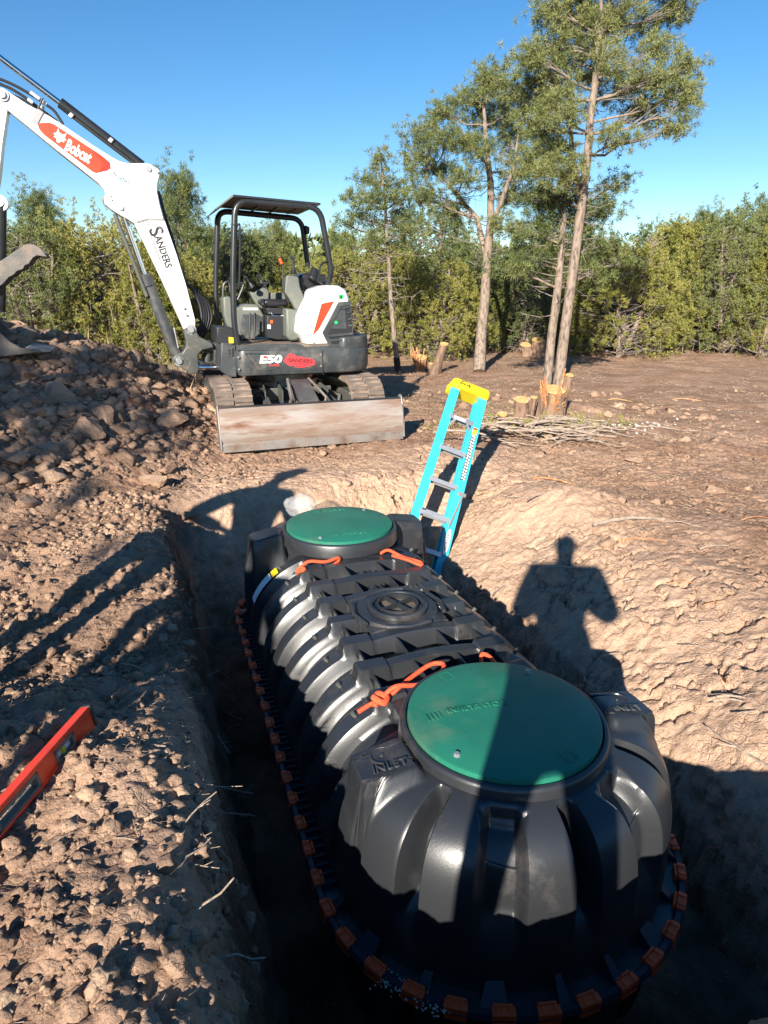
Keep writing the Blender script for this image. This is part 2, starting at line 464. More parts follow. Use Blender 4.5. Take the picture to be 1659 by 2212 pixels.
    def cracks(X, Y, Z):
        wx = fbm(X * 6, Y * 6, oct=3, s=60) * .16; wy = fbm(X * 6 + 4, Y * 6, oct=3, s=61) * .16
        f1, f2, iv = worley((X + wx) * 5.0, (Y + wy) * 5.0, None, 44)
        c = (1 - sstep(0, .10, f2 - f1)) * sstep(.05, .35, fbm(X * 1.4 + 3, Y * 1.4, oct=2, s=62) + .12)
        f1, f2, iv2 = worley((X + wx) * 13.0, (Y + wy) * 13.0, None, 45)
        c2 = (1 - sstep(0, .16, f2 - f1)) * sstep(.0, .3, fbm(X * 2.2, Y * 2.2 + 7, oct=2, s=63))
        return -.045 * c - .016 * c2 + .016 * iv + .012 * iv2
    z = z + sub(cracks, m1 * sstep(.7, 1.0, np.abs(B) + (A > 2.9) * 1.0) * (1 - .6 * rough_left))
    z = z + m1 * .014 * fbm(x * 5, y * 5, oct=4, s=51, gain=.6) + soil * .010 * fbm(x * 30, y * 30, oct=3, s=52, gain=.65) * near
    z = z + soil * .022 * fbm(x * 2.5, y * 2.5, oct=4, s=53)
    z = z + (1 - soil) * .012 * fbm(x * 9, y * 9, oct=3, s=54)
    return z

def spaced(lo, hi, step, end_lo, end_hi, g1, reach, g2):
    mid = list(np.arange(lo, hi, step))
    def run(limit):
        out = []; d = 0.0
        while d < limit:
            d += max(step, g1 * d if d < reach else g2 * (d - reach) + g1 * reach); out.append(d)
        return out
    return np.array([lo - d for d in run(lo - end_lo)][::-1] + mid + [mid[-1] + d for d in run(end_hi - hi)])
gx = spaced(-2.3, 2.4, .012, -260, 260, .0125, 6, .12)
gy = spaced(.3, 4.9, .012, -60, 500, .0095, 9, .12)
XX, YY = np.meshgrid(gx, gy)
ZZ = ground_height(XX, YY)
A_, B_ = to_tank(XX, YY)
# push steep faces sideways so walls are broken, not smooth
gyx = np.gradient(ZZ, gx, axis=1); gyy = np.gradient(ZZ, gy, axis=0)
sl = np.sqrt(gyx ** 2 + gyy ** 2); wm = sstep(.8, 2.5, sl) * (np.abs(B_) < 1.8) * (np.abs(A_ - 1.2) < 3.2)
idx = np.nonzero(wm.ravel() > .01)[0]
sx, sy, sz = XX.ravel()[idx], YY.ravel()[idx], ZZ.ravel()[idx]
disp = fbm(sx * 6, sy * 6, sz * 6, oct=4, s=71, gain=.6) * .05
f1, f2, iv = worley(sx * 14, sy * 14, sz * 14, 72)
disp = (disp + .022 * (iv - .5) - .02 * (1 - sstep(0, .15, f2 - f1))) * wm.ravel()[idx]
nx = (-gyx / (sl + 1e-6)).ravel()[idx]; ny = (-gyy / (sl + 1e-6)).ravel()[idx]
PX, PY = XX.ravel().copy(), YY.ravel().copy()
PX[idx] += nx * disp; PY[idx] += ny * disp
nyy, nxx = XX.shape
base = np.arange(nyy * nxx).reshape(nyy, nxx)
Fq = np.stack([base[:-1, :-1], base[:-1, 1:], base[1:, 1:], base[1:, :-1]], -1).reshape(-1, 4)
ground_me = np_mesh('ground', np.stack([PX, PY, ZZ.ravel()], 1), Fq, smooth=True)
# soil kinds: where the clay, the dark topsoil and the orange subsoil lie
x, y, z = XX.ravel(), YY.ravel(), ZZ.ravel(); A1, B1 = A_.ravel(), B_.ravel()
n1 = fbm(x * .9, y * .9, oct=4, s=81); n2 = fbm(x * 3.1, y * 3.1, oct=3, s=82)
pitw = (np.abs(B1) < 2.6) & (A1 > -1.4) & (A1 < 4.4)
clay = sstep(.75, 1.1, B1) * sstep(2.9, 1.6, B1 + .35 * n1) * sstep(-2, -1, A1) * sstep(4.6, 4.1, A1)
clay = np.maximum(clay, sstep(2.8, 3.1, A1) * sstep(4.9, 3.9, A1 + .4 * n1) * sstep(-1.2, -.9, B1) * sstep(3, 2, B1))
left_t = sstep(-.9, -1.1, B1) * sstep(5.2, 4.2, y) * .26
clay = np.clip(np.maximum(clay * .95, left_t) + .18 * n1 + .16 * n2, 0, 1)
pile = np.clip(cone(x, y, -5.3, 8.0, 1.35, 3.7, 3.1, .15) * 3 + cone(x, y, -4.3, 6.2, .95, 2.4, 2.0, .5) * 3, 0, 1)
orange = pile * sstep(7.2, 8.4, y + .5 * n1)
pit_shade = sstep(.12, -.02, np.clip((z - PIT) / 1.0, 0, 1) - .06 * n2)  # shade of the pit floor painted into the soil colour, near black
gb = np.maximum(sstep(-1.0, -.90, B1) * sstep(-.78, -.9, B1), 0)
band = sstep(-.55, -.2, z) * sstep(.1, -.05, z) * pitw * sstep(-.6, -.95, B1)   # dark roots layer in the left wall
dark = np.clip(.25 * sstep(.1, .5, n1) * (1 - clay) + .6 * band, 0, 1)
red = gauss(x, y, -2.75, 7.2, .8, .8)
for nm, arr in (('clay', clay), ('pile', pile), ('orange', orange), ('pit_shade', pit_shade), ('dark', dark), ('red', red)):
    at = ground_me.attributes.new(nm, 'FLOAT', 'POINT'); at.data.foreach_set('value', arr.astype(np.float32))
def earth_material(name, attrs=True):
    m, nt, b = new_mat(name); N, L = nt.nodes, nt.links
    isl = N.new('ShaderNodeNewGeometry').outputs['Random Per Island']
    tc = N.new('ShaderNodeNewGeometry')
    def noise(sc, det=6, ro=.6):
        n = N.new('ShaderNodeTexNoise'); n.inputs['Scale'].default_value = sc; n.inputs['Detail'].default_value = det; n.inputs['Roughness'].default_value = ro
        L.new(tc.outputs['Position'], n.inputs['Vector']); return n.outputs['Fac']
    def mix(f, a_, b_):
        x = N.new('ShaderNodeMix'); x.data_type = 'RGBA'
        for s_, v_ in (('Factor', f), ('A', a_), ('B', b_)):
            if isinstance(v_, (tuple, float)): x.inputs[s_].default_value = (*v_, 1) if isinstance(v_, tuple) else v_
            else: L.new(v_, x.inputs[s_])
        return x.outputs['Result']
    def rng_(v, a, b_, c=0., d=1.):
        r = N.new('ShaderNodeMapRange'); L.new(v, r.inputs['Value'])
        for k_, q in (('From Min', a), ('From Max', b_), ('To Min', c), ('To Max', d)): r.inputs[k_].default_value = q
        return r.outputs[0]
    big = noise(1.7); fine = noise(14, 8, .7); speck = noise(70, 4)
    brown = mix(rng_(fine, .35, .65), (.225, .13, .083), (.385, .235, .155))
    brown = mix(rng_(big, .42, .66), brown, (.43, .28, .195))
    if attrs:
        def attr(n_):
            a_ = N.new('ShaderNodeAttribute'); a_.attribute_name = n_; return a_.outputs['Fac']
        clayc = mix(rng_(fine, .35, .7), (.44, .285, .195), (.58, .40, .285))
        pilec = mix(rng_(fine, .35, .7), (.32, .195, .135), (.44, .28, .19))
        c = mix(attr('clay'), brown, clayc)
        c = mix(attr('pile'), c, pilec)
        c = mix(attr('orange'), c, (.46, .25, .145))
        c = mix(attr('red'), c, (.235, .11, .072))
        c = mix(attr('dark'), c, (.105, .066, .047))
        c = mix(attr('pit_shade'), c, (.030, .024, .022))
    else:
        c = mix(rng_(big, .35, .65), (.34, .215, .15), (.48, .32, .22))
        oi = N.new('ShaderNodeObjectInfo'); ad = N.new('ShaderNodeMath'); ad.operation = 'ADD'; L.new(isl, ad.inputs[0]); L.new(oi.outputs['Random'], ad.inputs[1]); fr = N.new('ShaderNodeMath'); fr.operation = 'FRACT'; L.new(ad.outputs[0], fr.inputs[0])
        c = mix(rng_(fr.outputs[0], .0, .6, .55, 0.), c, (.17, .115, .085))
        c = mix(rng_(fr.outputs[0], .8, 1., 0, .5), c, (.52, .39, .27))
    c = mix(rng_(speck, .62, .75, 0, .5), c, (.47, .38, .30))
    c = mix(rng_(speck, .38, .28, 0, .45), c, (.10, .065, .045))
    L.new(c, b.inputs['Base Color'])
    b.inputs['Roughness'].default_value = .95; b.inputs['Specular IOR Level'].default_value = .15
    bp = N.new('ShaderNodeBump'); bp.inputs['Strength'].default_value = .9; bp.inputs['Distance'].default_value = .016
    L.new(noise(45, 7, .72), bp.inputs['Height'])
    wv = N.new('ShaderNodeTexNoise'); wv.inputs['Scale'].default_value = 9; wv.inputs['Detail'].default_value = 4; L.new(tc.outputs['Position'], wv.inputs['Vector'])
    wm_ = N.new('ShaderNodeVectorMath'); wm_.operation = 'MULTIPLY_ADD'; L.new(wv.outputs['Color'], wm_.inputs[0]); wm_.inputs[1].default_value = (.09, .09, .09); L.new(tc.outputs['Position'], wm_.inputs[2])
    vo = N.new('ShaderNodeTexVoronoi'); vo.feature = 'DISTANCE_TO_EDGE'; vo.inputs['Scale'].default_value = 26; L.new(wm_.outputs[0], vo.inputs['Vector'])
    bp3 = N.new('ShaderNodeBump'); bp3.inputs['Strength'].default_value = .55; bp3.inputs['Distance'].default_value = .010
    mk_ = N.new('ShaderNodeMath'); mk_.operation = 'MAXIMUM'; L.new(rng_(vo.outputs['Distance'], 0, .10), mk_.inputs[0]); L.new(rng_(noise(3.3, 3), .42, .60), mk_.inputs[1]); L.new(mk_.outputs[0], bp3.inputs['Height']); L.new(bp.outputs[0], bp3.inputs['Normal']); bp = bp3
    bp2 = N.new('ShaderNodeBump'); bp2.inputs['Strength'].default_value = .6; bp2.inputs['Distance'].default_value = .03
    L.new(noise(11, 5, .6), bp2.inputs['Height']); L.new(bp.outputs[0], bp2.inputs['Normal'])
    L.new(bp2.outputs[0], b.inputs['Normal'])
    return m
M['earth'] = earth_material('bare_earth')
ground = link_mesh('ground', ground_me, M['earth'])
tag(ground, 'bare brown clay ground with the dug pit and spoil slopes', kind='structure')
def gz(x, y): return float(ground_height(np.array([x]), np.array([y]))[0])
def gzs(x, y): return ground_height(np.asarray(x), np.asarray(y))
# ------------------------------------------------------------ septic tank
LEN = 2.09; SEAM = -.38; HALF = .60
tank = empty('septic_tank', (T0.x, T0.y, 0), math.atan2(TA.y, TA.x))   # local x runs along the tank away from the camera, local y to the left
tag(tank, 'black ribbed plastic septic tank set in the dug pit', 'septic tank')
RIDGE = [.40 + .215 * k for k in range(7)]
SIDE_RIDGE = [.165] + RIDGE + [1.925]
BAND = .29
def trap(d, hw, sl):      # 1 on the crest, 0 in the valley
    return 1 - sstep(hw, hw + sl, np.abs(d))
def shell(sign, H, wbase, nA, nE, ribs=True):
    # parameter along the perimeter: right side (far->near), near end, left side, far end
    segs = []
    ts = np.linspace(LEN, 0, nA, endpoint=False); segs += [(t, None, 'R') for t in ts]
    th = np.linspace(90, -90, 260, endpoint=False); segs += [(0.0, q, 'N') for q in th]
    ts = np.linspace(0, LEN, nA, endpoint=False); segs += [(t, None, 'L') for t in ts]
    segs += [(LEN, q, 'F') for q in th]
    n = len(segs)
    cx = np.array([s[0] for s in segs]); kind = np.array([s[2] for s in segs])
    ang = np.array([0 if s[1] is None else s[1] for s in segs], float)
    nx = np.zeros(n); nyv = np.zeros(n)
    nyv[kind == 'R'] = -1; nyv[kind == 'L'] = 1
    k = kind == 'N'; nx[k] = -np.cos(np.radians(ang[k])); nyv[k] = -np.sin(np.radians(ang[k]))
    k = kind == 'F'; nx[k] = np.cos(np.radians(ang[k])); nyv[k] = np.sin(np.radians(ang[k]))
    end = (kind == 'N') | (kind == 'F')
    w = np.full(n, wbase); w[end] = wbase - .065 * np.cos(np.radians(ang[end])) ** 2
    crest = np.zeros(n)
    straight = ~end
    for rA in SIDE_RIDGE: crest = np.maximum(crest, trap(cx - rA, .040, .038) * straight)
    a = np.abs(ang)
    ce = np.maximum.reduce([trap(a - 28.5, 23.5, 3), trap(a - 67, 6.5, 3), trap(a - 84, 4.5, 3)])
    ce = ce - .50 * trap(a - 28.5, 5, 3.5) + .0
    crest = np.where(end, ce, crest)
    if ribs:
        phi = np.concatenate([np.linspace(0, 50, int(nE * .5), endpoint=False), np.linspace(50, 90, nE - int(nE * .5))])
    else: phi = np.linspace(0, 90, nE)
    P = np.zeros((n, len(phi), 3))
    ex = np.where(end, 2 / 5.2, 2 / 2.45)
    near_lid = np.maximum(end * 1.0, np.maximum(1 - sstep(.0, .12, cx), sstep(LEN - .12, LEN, cx)))
    Hc = H + (.055 * near_lid if sign > 0 else 0)
    for j, ph in enumerate(phi):
        c, s = math.cos(R(ph)), math.sin(R(ph))
        rho = w * np.power(max(c, 0.0), ex); zz = Hc * np.power(s, ex)
        dep = (1 - crest) * np.where(end, .115, .068) * sstep(0.0, .12, ph / 90.)
        # displace along an approximate normal
        nr = np.full(n, c) + .0; nz = s
        fade = np.where(end, sstep(.372, .415, rho), 1.0)
        rr = rho - dep * nr * fade; zr = zz - dep * nz * .8 * fade
        P[:, j, 0] = cx + nx * rr; P[:, j, 1] = nyv * rr; P[:, j, 2] = SEAM + sign * zr
    if sign > 0:
        X, Yc, Z = P[..., 0], P[..., 1], P[..., 2]
        b = np.abs(Yc)
        cr2 = np.zeros(n)
        for rA in RIDGE: cr2 = np.maximum(cr2, trap(cx - rA, .030, .012) * straight)
        mid = trap(X - 1.045, .17, .004) * (b < .2)
        pocket = (straight & (cx > .36) & (cx < 1.73))[:, None] * (1 - cr2[:, None]) * (1 - sstep(BAND - .006, BAND + .006, b)) * (1 - mid)
        top = SEAM + H
        flat = .118 - .030 * (b / BAND) ** 2
        Z = np.where((b < BAND) & straight[:, None], flat, Z)
        Z = Z - pocket * .082
        # blocks at the end of every crest bar
        for rA in RIDGE:
            blk = trap(X - rA, .036, .010) * (1 - sstep(BAND + .055, BAND + .075, b)) * sstep(BAND - .09, BAND - .075, b)
            Z = np.maximum(Z, np.where(blk > .01, .055 + .058 * blk, -9))
        # four pedestals beside the lids
        for pa in (-.05, 2.14):
            blk = trap(X - pa, .075, .045) * trap(b - .465, .085, .035)
            Z = np.where(blk > .01, np.maximum(Z, Z * (1 - blk) + (.190 - .15 * np.clip(b - .40, 0, 1)) * blk), Z)
        # front and back recessed trapezoid panel under the lid
        for pa, sg in ((0, -1), (LEN, 1)):
            q = (X - pa) * sg
            th_ = np.degrees(np.arctan2(b, q)); rq = np.hypot(q, b); blk = trap(rq - .435, .035, .012) * (1 - sstep(-2.0, 2.0, np.abs(th_ - 28.5) - 10 + (rq - .40) * 45))
            Z = Z - .020 * blk * end[:, None]
        P[..., 2] = Z
    m = len(phi)
    base = np.arange(n * m).reshape(n, m); nxt = np.roll(base, -1, axis=0)
    F = np.stack([base[:, :-1], nxt[:, :-1], nxt[:, 1:], base[:, 1:]], -1).reshape(-1, 4)
    if sign < 0: F = F[:, ::-1]
    return P.reshape(-1, 3), F[:, ::-1] if sign > 0 else F[:, ::-1]
V, F = shell(1, .495, .615, 210, 90)
me = np_mesh('upper_shell', V, F, True); me.materials.append(M['poly']); me.set_sharp_from_angle(angle=R(38)); link_mesh('upper_shell', me, None, tank)
V, F = shell(-1, .60, .615, 100, 26, False)
me = np_mesh('lower_shell', V, F, True); me.materials.append(M['poly']); link_mesh('lower_shell', me, None, tank)

def outline(off, n=240):
    pts = []
    def w(a): return .625 - .055 * math.cos(a) ** 2 + off
    for t in np.linspace(LEN, 0, n // 3, endpoint=False): pts.append((t, -(.625 + off)))
    for q in np.linspace(90, -90, n // 4, endpoint=False):
        a = R(q); pts.append((-math.cos(a) * w(a), -math.sin(a) * w(a)))
    for t in np.linspace(0, LEN, n // 3, endpoint=False): pts.append((t, .625 + off))
    for q in np.linspace(90, -90, n // 4, endpoint=False):
        a = R(q); pts.append((LEN + math.cos(a) * w(a), math.sin(a) * w(a)))
    return pts
o1 = outline(-.03); o2 = outline(.036)
fl = MB(); n = len(o1)
sec = [(0, -.012), (1, -.012), (1, .012), (0, .012)]
for i in range(n):
    for t, zz in sec:
        p = o2[i] if t else o1[i]; fl.v.append((p[0], p[1], SEAM + zz))
for i in range(n):
    j = (i + 1) % n
    for k in range(4):
        k2 = (k + 1) % 4; fl.f.append((i * 4 + k, i * 4 + k2, j * 4 + k2, j * 4 + k))
fl.build('seam_flange', M['poly'], tank, smooth=True)
rm = MB(); o3 = outline(.050)
rm.tube([(p[0], p[1], SEAM + .012) for p in o3] + [(o3[0][0], o3[0][1], SEAM + .012)], .017, 6, False)
rm.build('seam_rim', M['polyrim'], tank, smooth=True)
# stiffening teeth standing on the flange, many: one part
tt = MB(); ot = outline(.012, 300)
for i in range(0, len(ot), 2):
    if not (0.02 < ot[i][0] < LEN - .02): continue
    p = Vector((*ot[i], 0)); q = Vector((*ot[(i + 1) % len(ot)], 0)); d = (q - p).normalized(); nn = Vector((d.y, -d.x, 0))
    rot = Matrix((( d.x, nn.x, 0), (d.y, nn.y, 0), (0, 0, 1)))
    tt.box(p + Vector((0, 0, SEAM + .022)), (.004, .055, .022), rot)
for cxx, sg in ((0, -1), (LEN, 1)):
    for an in (-84, -67, -48, -28.5, -9, 9, 28.5, 48, 67, 84):
        d_ = Vector((sg * math.cos(R(an)), math.sin(R(an)), 0)); sd = Vector((-d_.y, d_.x, 0)); c0 = Vector((cxx, 0, SEAM + .013)) + d_ * (.545 if abs(an) < 60 else .585)
        w_ = .035 if abs(an) in (28.5, 67) else .015
        tt.add([c0 - sd * w_, c0 + sd * w_, c0 + d_ * .085 + sd * w_ * 1.3, c0 + d_ * .085 - sd * w_ * 1.3, c0 - sd * w_ * .6 + Vector((0, 0, .06)), c0 + sd * w_ * .6 + Vector((0, 0, .06))], [(0, 3, 2, 1), (0, 1, 5, 4), (4, 5, 2, 3), (0, 4, 3), (1, 2, 5)])
o = tt.build('flange_teeth', M['polyrim'], tank); o['kind'] = 'stuff'
# clips: an alternation of orange clips round the seam
cm = MB()
cm.box((0, 0, .0), (.070, .030, .050)); cm.box((0, .021, .004), (.060, .010, .038)); cm.box((-.018, 0, .026), (.010, .026, .008)); cm.box((.018, 0, .026), (.010, .026, .008))
clip0 = cm.build('seam_clip', M['orange'], tank, bevel=.004)
per = []; tot = 0
for i in range(n):
    p = Vector((*o3[i], 0)); q = Vector((*o3[(i + 1) % n], 0)); per.append((tot, p, q)); tot += (q - p).length
NC = 62
for k in range(NC):
    s = (k + .5) / NC * tot + (random.random() - .5) * .012
    for st, p, q in reversed(per):
        if st <= s: break
    d = (q - p).normalized(); pos = p + d * (s - st)
    c = clip0 if k == 0 else clip0.copy()
    if k: col.objects.link(c)
    c.parent = tank; c.location = pos + Vector((0, 0, SEAM + .010)); c.rotation_euler = ((random.random() - .5) * .12, (random.random() - .5) * .08, math.atan2(d.y, d.x) + math.pi + (random.random() - .5) * .06)
# cross ribs between the crest bars
cr = MB()
cr.add([(0, -.004, 0), (.143, -.004, 0), (.143, -.004, .076), (0, -.004, .076), (0, .004, 0), (.143, .004, 0), (.143, .004, .076), (0, .004, .076)],
       [(0, 1, 2, 3), (7, 6, 5, 4), (0, 4, 5, 1), (3, 2, 6, 7), (0, 3, 7, 4), (1, 5, 6, 2)])
cr0 = None
for k in range(6):
    a0 = RIDGE[k] + .036
    for b in (-.286, -.10, .10, .286):
        if k in (2, 3) and abs(b) < .2: continue
        if cr0 is None: c = cr0 = cr.build('cross_rib', M['poly'], tank)
        else: c = cr0.copy(); col.objects.link(c)
        c.location = (a0, b, .036 - .03 * (b / BAND) ** 2)
# small lifting ears between lid and first bar
for a0 in (.372, 1.715):
    e = MB()
    for b in (-.05, -.025, 0, .025, .05): e.box((a0 - .0, b, .085), (.075, .005, .07))
    e.box((a0, 0, .075), (.006, .12, .05)); e.build('lifting_ear', M['poly'], tank)
for a0, b0 in ((1.53, .02), (1.33, .02)):
    e = MB()
    for b in (-.03, 0, .03): e.box((a0 - .02, b0 + b, .095), (.075, .005, .04))
    e.box((a0 - .02, b0, .09), (.006, .08, .035)); e.build('lifting_ear', M['poly'], tank)
# bolts
bo = MB(); bo.lathe([(0, .012), (.009, .012), (.010, .0), (.010, -.01)], (0, 0, 0), n=6)
b0_ = None
for rA in SIDE_RIDGE:
    for sgn in (1, -1):
        if b0_ is None: c = b0_ = bo.build('bolt', M['grey'], tank)
        else: c = b0_.copy(); col.objects.link(c)
        c.location = (rA, sgn * .425, .035); c.rotation_euler = (-sgn * R(38), 0, 0)
# central inspection port
pm = MB()
pm.lathe([(.205, .055), (.205, .112), (.196, .122), (.150, .124), (.146, .112), (.128, .112), (.126, .118), (.0, .118)], (1.045, 0, 0), n=56)
pm.build('port_platform', M['poly'], tank, smooth=True)
port = MB(); port.lathe([(.148, .112), (.148, .140), (.142, .146), (.128, .146), (.122, .138), (.122, .126), (.105, .126), (.105, .122), (.0, .122)], (1.045, 0, 0), n=56)
pl = port.build('inspection_port', M['poly'], tank, smooth=True)
pr = MB(); pr.lathe([(.104, .122), (.104, .150), (.096, .150), (.096, .122)], (1.045, 0, 0), n=48)
for a in (20, 110):
    d = Vector((math.cos(R(a)), math.sin(R(a)), 0)) * .098
    pr.bar(Vector((1.045, 0, .136)) - d, Vector((1.045, 0, .136)) + d, .008, .026)
pr.build('handle_ring', M['poly'], pl)
dm = MB(); dm.lathe([(.094, .1245), (0, .1245)], (1.045, 0, 0), n=32); dm.build('dusty_disc', mat('dust_on_plastic', (.13, .10, .075), .9, color2=(.05, .05, .045), scale=14), pl)
for a0, b0, a1, b1 in ((.86, -.10, .87, .12), (1.235, -.10, 1.225, .1), (.93, .20, 1.15, .20), (.93, -.20, 1.15, -.20)):
    e = MB(); mx_, my_ = (a0 + a1) / 2, (b0 + b1) / 2; out = Vector((mx_ - 1.045, my_, 0)).normalized() * .025
    e.tube([(a0, b0, .122), Vector((mx_, my_, .122)) + out, (a1, b1, .122)], .011, 6); e.build('port_lug', M['poly'], tank, smooth=True)
# risers and green lids
LIDZ = .214
def tank_lid(a, yaw, label):
    c = MB(); c.lathe([(.366, .12), (.362, .186), (.357, .196), (.350, .200), (.341, .198), (.336, .17), (.0, .17)], (a, 0, 0), n=96)
    c.build('lid_collar', M['poly'], tank, smooth=True, angle=50)
    m = MB(); m.lathe([(.334, .172), (.336, .190), (.333, LIDZ - .003), (.326, LIDZ), (.20, LIDZ + .004), (0, LIDZ + .006)], (a, 0, 0), n=96)
    l = m.build('lid', M['lid'], tank, smooth=True, angle=50); l['label'] = label
    cz = math.cos(yaw); sz = math.sin(yaw)
    # local x away, y left: on-picture right is -y
    for k in range(2):
        w = yaw + R((-48, 121)[k])
        s = MB(); p = Vector((a + math.cos(w) * .29, math.sin(w) * .29, LIDZ + .0015))
        s.lathe([(0, .009), (.009, .009), (.010, 0), (.013, 0), (.013, -.003)], p, n=6); s.build('screw', M['alu'], l)
        t = MB(); w2 = yaw + R((18, 197)[k])
        for dx, dy, sx, sy in ((0, .020, .05, .003), (0, -.020, .05, .003), (.025, 0, .003, .04), (-.025, 0, .003, .04)):
            rt = Matrix.Rotation(w2, 3, 'Z'); q = Vector((a + math.cos(w2) * .285, math.sin(w2) * .285, LIDZ + .0005)) + rt @ Vector((dx, dy, 0))
            t.box(q, (sx, sy, .005), rt)
        t.build('tab_mark', M['lid'], l)
    return l
l1 = tank_lid(0.0, 0.0, 'green lid at the near end, half covered by a person-shaped shadow')
l2 = tank_lid(LEN, 3.3, 'green sunlit lid at the far end')
XD = (math.sin(R(8)), -math.cos(R(8)), 0); YD = (math.cos(R(8)), math.sin(R(8)), 0)
XD = Vector((-.10, -1, 0)).normalized(); YD = Vector((1, -.10, 0)).normalized()
lettering('embossed_name', 'INFILTRATOR', .036, (.055, .075, LIDZ + .0062), XD, YD, M['lid'], l1, extrude=.002, bold=.001)
bars = MB()
for k in range(4): bars.box((.055, .215 + .016 * k, LIDZ + .0045), (.036, .005, .004))
bars.build('embossed_bars', M['lid'], l1)
lettering('embossed_name', 'INFILTRATOR', .034, (LEN - .22, .0, LIDZ + .004), XD, YD, M['lidtext'], l2, extrude=.0015)
lettering('embossed_name', 'INFILTRATOR', .034, (LEN + .24, .0, LIDZ + .004), XD, YD, M['lidtext'], l2, extrude=.0015)
emb = mat('raised_black_plastic', (.045, .048, .052), .4)
# pedestals get a round boss and a word
for pa, sg in ((-.05, 1), (-.05, -1)):
    e = MB(); e.lathe([(.042, .182), (.040, .192), (.036, .192), (.034, .188), (.008, .189), (.007, .194), (0, .194)], (pa + .02, sg * .46, -.008), n=24)
    ob = e.build('pedestal_boss', M['poly'], tank, smooth=True)
    lettering('embossed_word', 'INLET', .045, (pa - .045, sg * .455, .1890), Vector((-.10, -1, .15 * sg)), YD, emb, tank, extrude=.003)
lettering('embossed_word', 'INFILTRATOR', .035, (1.255, -.08, .1215), XD, YD, emb, tank, extrude=.002)
for t_, a_, b_ in (('B', .395, .36), ('A', 1.685, .36)): lettering('embossed_word', t_, .05, (a_, b_ + .02, .092), XD, YD, emb, tank, extrude=.002)
# label sticker on the far left side
st = MB()
def side_pt(A, ph, off=.004):
    e = 2 / 2.45; return Vector((A, (.625 + off) * math.cos(R(ph)) ** e, SEAM + (.495 + off) * math.sin(R(ph)) ** e))
for A0, A1, p0, p1, nm, mm in ((1.885, 1.965, 22, 44, 'paper_label', M['decal_white']), (1.885, 1.965, 45, 50, 'yellow_label', M['ylabel'])):
    s_ = MB(); g_ = [[side_pt(a, p) for p in np.linspace(p0, p1, 6)] for a in (A0, A1)]
    for i in range(5):
        s_.add([g_[0][i], g_[1][i], g_[1][i + 1], g_[0][i + 1]], [(0, 1, 2, 3)])
    s_.build(nm, mm, tank)
# ropes tied through the bars
def rope(pts, r=.0085):
    P = [Vector(p) for p in pts]; out = []
    for i in range(len(P) - 1):
        p0 = P[max(i - 1, 0)]; p1 = P[i]; p2 = P[i + 1]; p3 = P[min(i + 2, len(P) - 1)]
        for t in np.linspace(0, 1, 7, endpoint=False):
            out.append(.5 * ((2 * p1) + (-p0 + p2) * t + (2 * p0 - 5 * p1 + 4 * p2 - p3) * t * t + (-p0 + 3 * p1 - 3 * p2 + p3) * t ** 3))
    out.append(P[-1]); m = MB(); m.tube(out, r, 7); return m
def rope_thing(parts, label):
    t = empty('rope_handle', tank_pt(*parts[0][0][:2], 0) if False else (0, 0, 0))
    return t
def place_rope(name_label, loops):
    root = None
    mtx = Matrix.Translation((T0.x, T0.y, 0)) @ Matrix.Rotation(math.atan2(TA.y, TA.x), 4, 'Z')
    all_ = MB()
    for pts, r in loops:
        m = rope([mtx @ Vector(p) for p in pts], r); all_.add(m.v, m.f)
    o = all_.build('rope_handle', M['rope'], None, smooth=True)
    tag(o, name_label, 'rope', 'orange rope handles tied through the tank ribs'); return o
place_rope('long orange rope loop beside the near green lid, its knot on the black rib', [
    ([(.36, .33, .11), (.35, .27, .16), (.36, .17, .14), (.375, .08, .15), (.43, .03, .16), (.46, .07, .155), (.43, .16, .14), (.385, .24, .13), (.37, .30, .10)], .009),
    ([(.335, .36, .10), (.36, .34, .135), (.345, .31, .125), (.32, .33, .12), (.345, .36, .135), (.36, .335, .11)], .013),
    ([(.34, .35, .12), (.335, .39, .11), (.325, .43, .10)], .009)])
place_rope('short orange rope end hooked behind the near green lid at its right', [([(.44, -.155, .09), (.47, -.165, .145), (.43, -.185, .15), (.35, -.205, .11)], .009)])
place_rope('orange rope handle at the left of the far green lid', [
    ([(1.70, .36, .10), (1.69, .30, .15), (1.68, .2, .14), (1.70, .12, .145), (1.715, .115, .12), (1.70, .14, .11)], .009),
    ([(1.66, .37, .10), (1.68, .35, .125), (1.66, .33, .12), (1.655, .36, .115)], .012)])
place_rope('orange rope loop at the right of the far green lid', [
    ([(1.74, -.155, .12), (1.70, -.19, .15), (1.62, -.25, .13), (1.53, -.32, .125), (1.50, -.31, .12), (1.55, -.25, .14), (1.66, -.20, .13)], .009)])
# ------------------------------------------------------------ compact excavator
EO = Vector((-1.32, 8.56, 0)); EYAW = math.atan2(.34, .94)
EX = Vector((math.cos(EYAW), math.sin(EYAW), 0)); EY = Vector((-EX.y, EX.x, 0))
exc = empty('excavator', EO, EYAW)     # local +x is the machine's rear, -x its front, -y the side seen
tag(exc, 'white and charcoal compact track excavator with open canopy beside the pit', 'excavator')
def L(px, py, yl):
    d = ray(px, py); e = Vector((0, 0, EYE)) - EO
    k = (yl - e.dot(EY)) / d.dot(EY); p = e + d * k
    return (p.dot(EX), p.z)
def z1(x, y): return (.3125 * x, 86.4 + .3125 * y)
def z2(x, y): return (388.8 + .3125 * x, 388.8 + .3125 * y)
def z8(x, y): return (.3125 * x, 648 + .3125 * y)
def z9(x, y): return (483.8 + .2083 * x, 604.8 + .2083 * y)
def z10(x, y): return (.21875 * x, 414.7 + .21875 * y)
def tr(pts, zf, yl): return [L(*zf(*p), yl) for p in pts]
XZ = lambda u, w, y: (u, y, w)
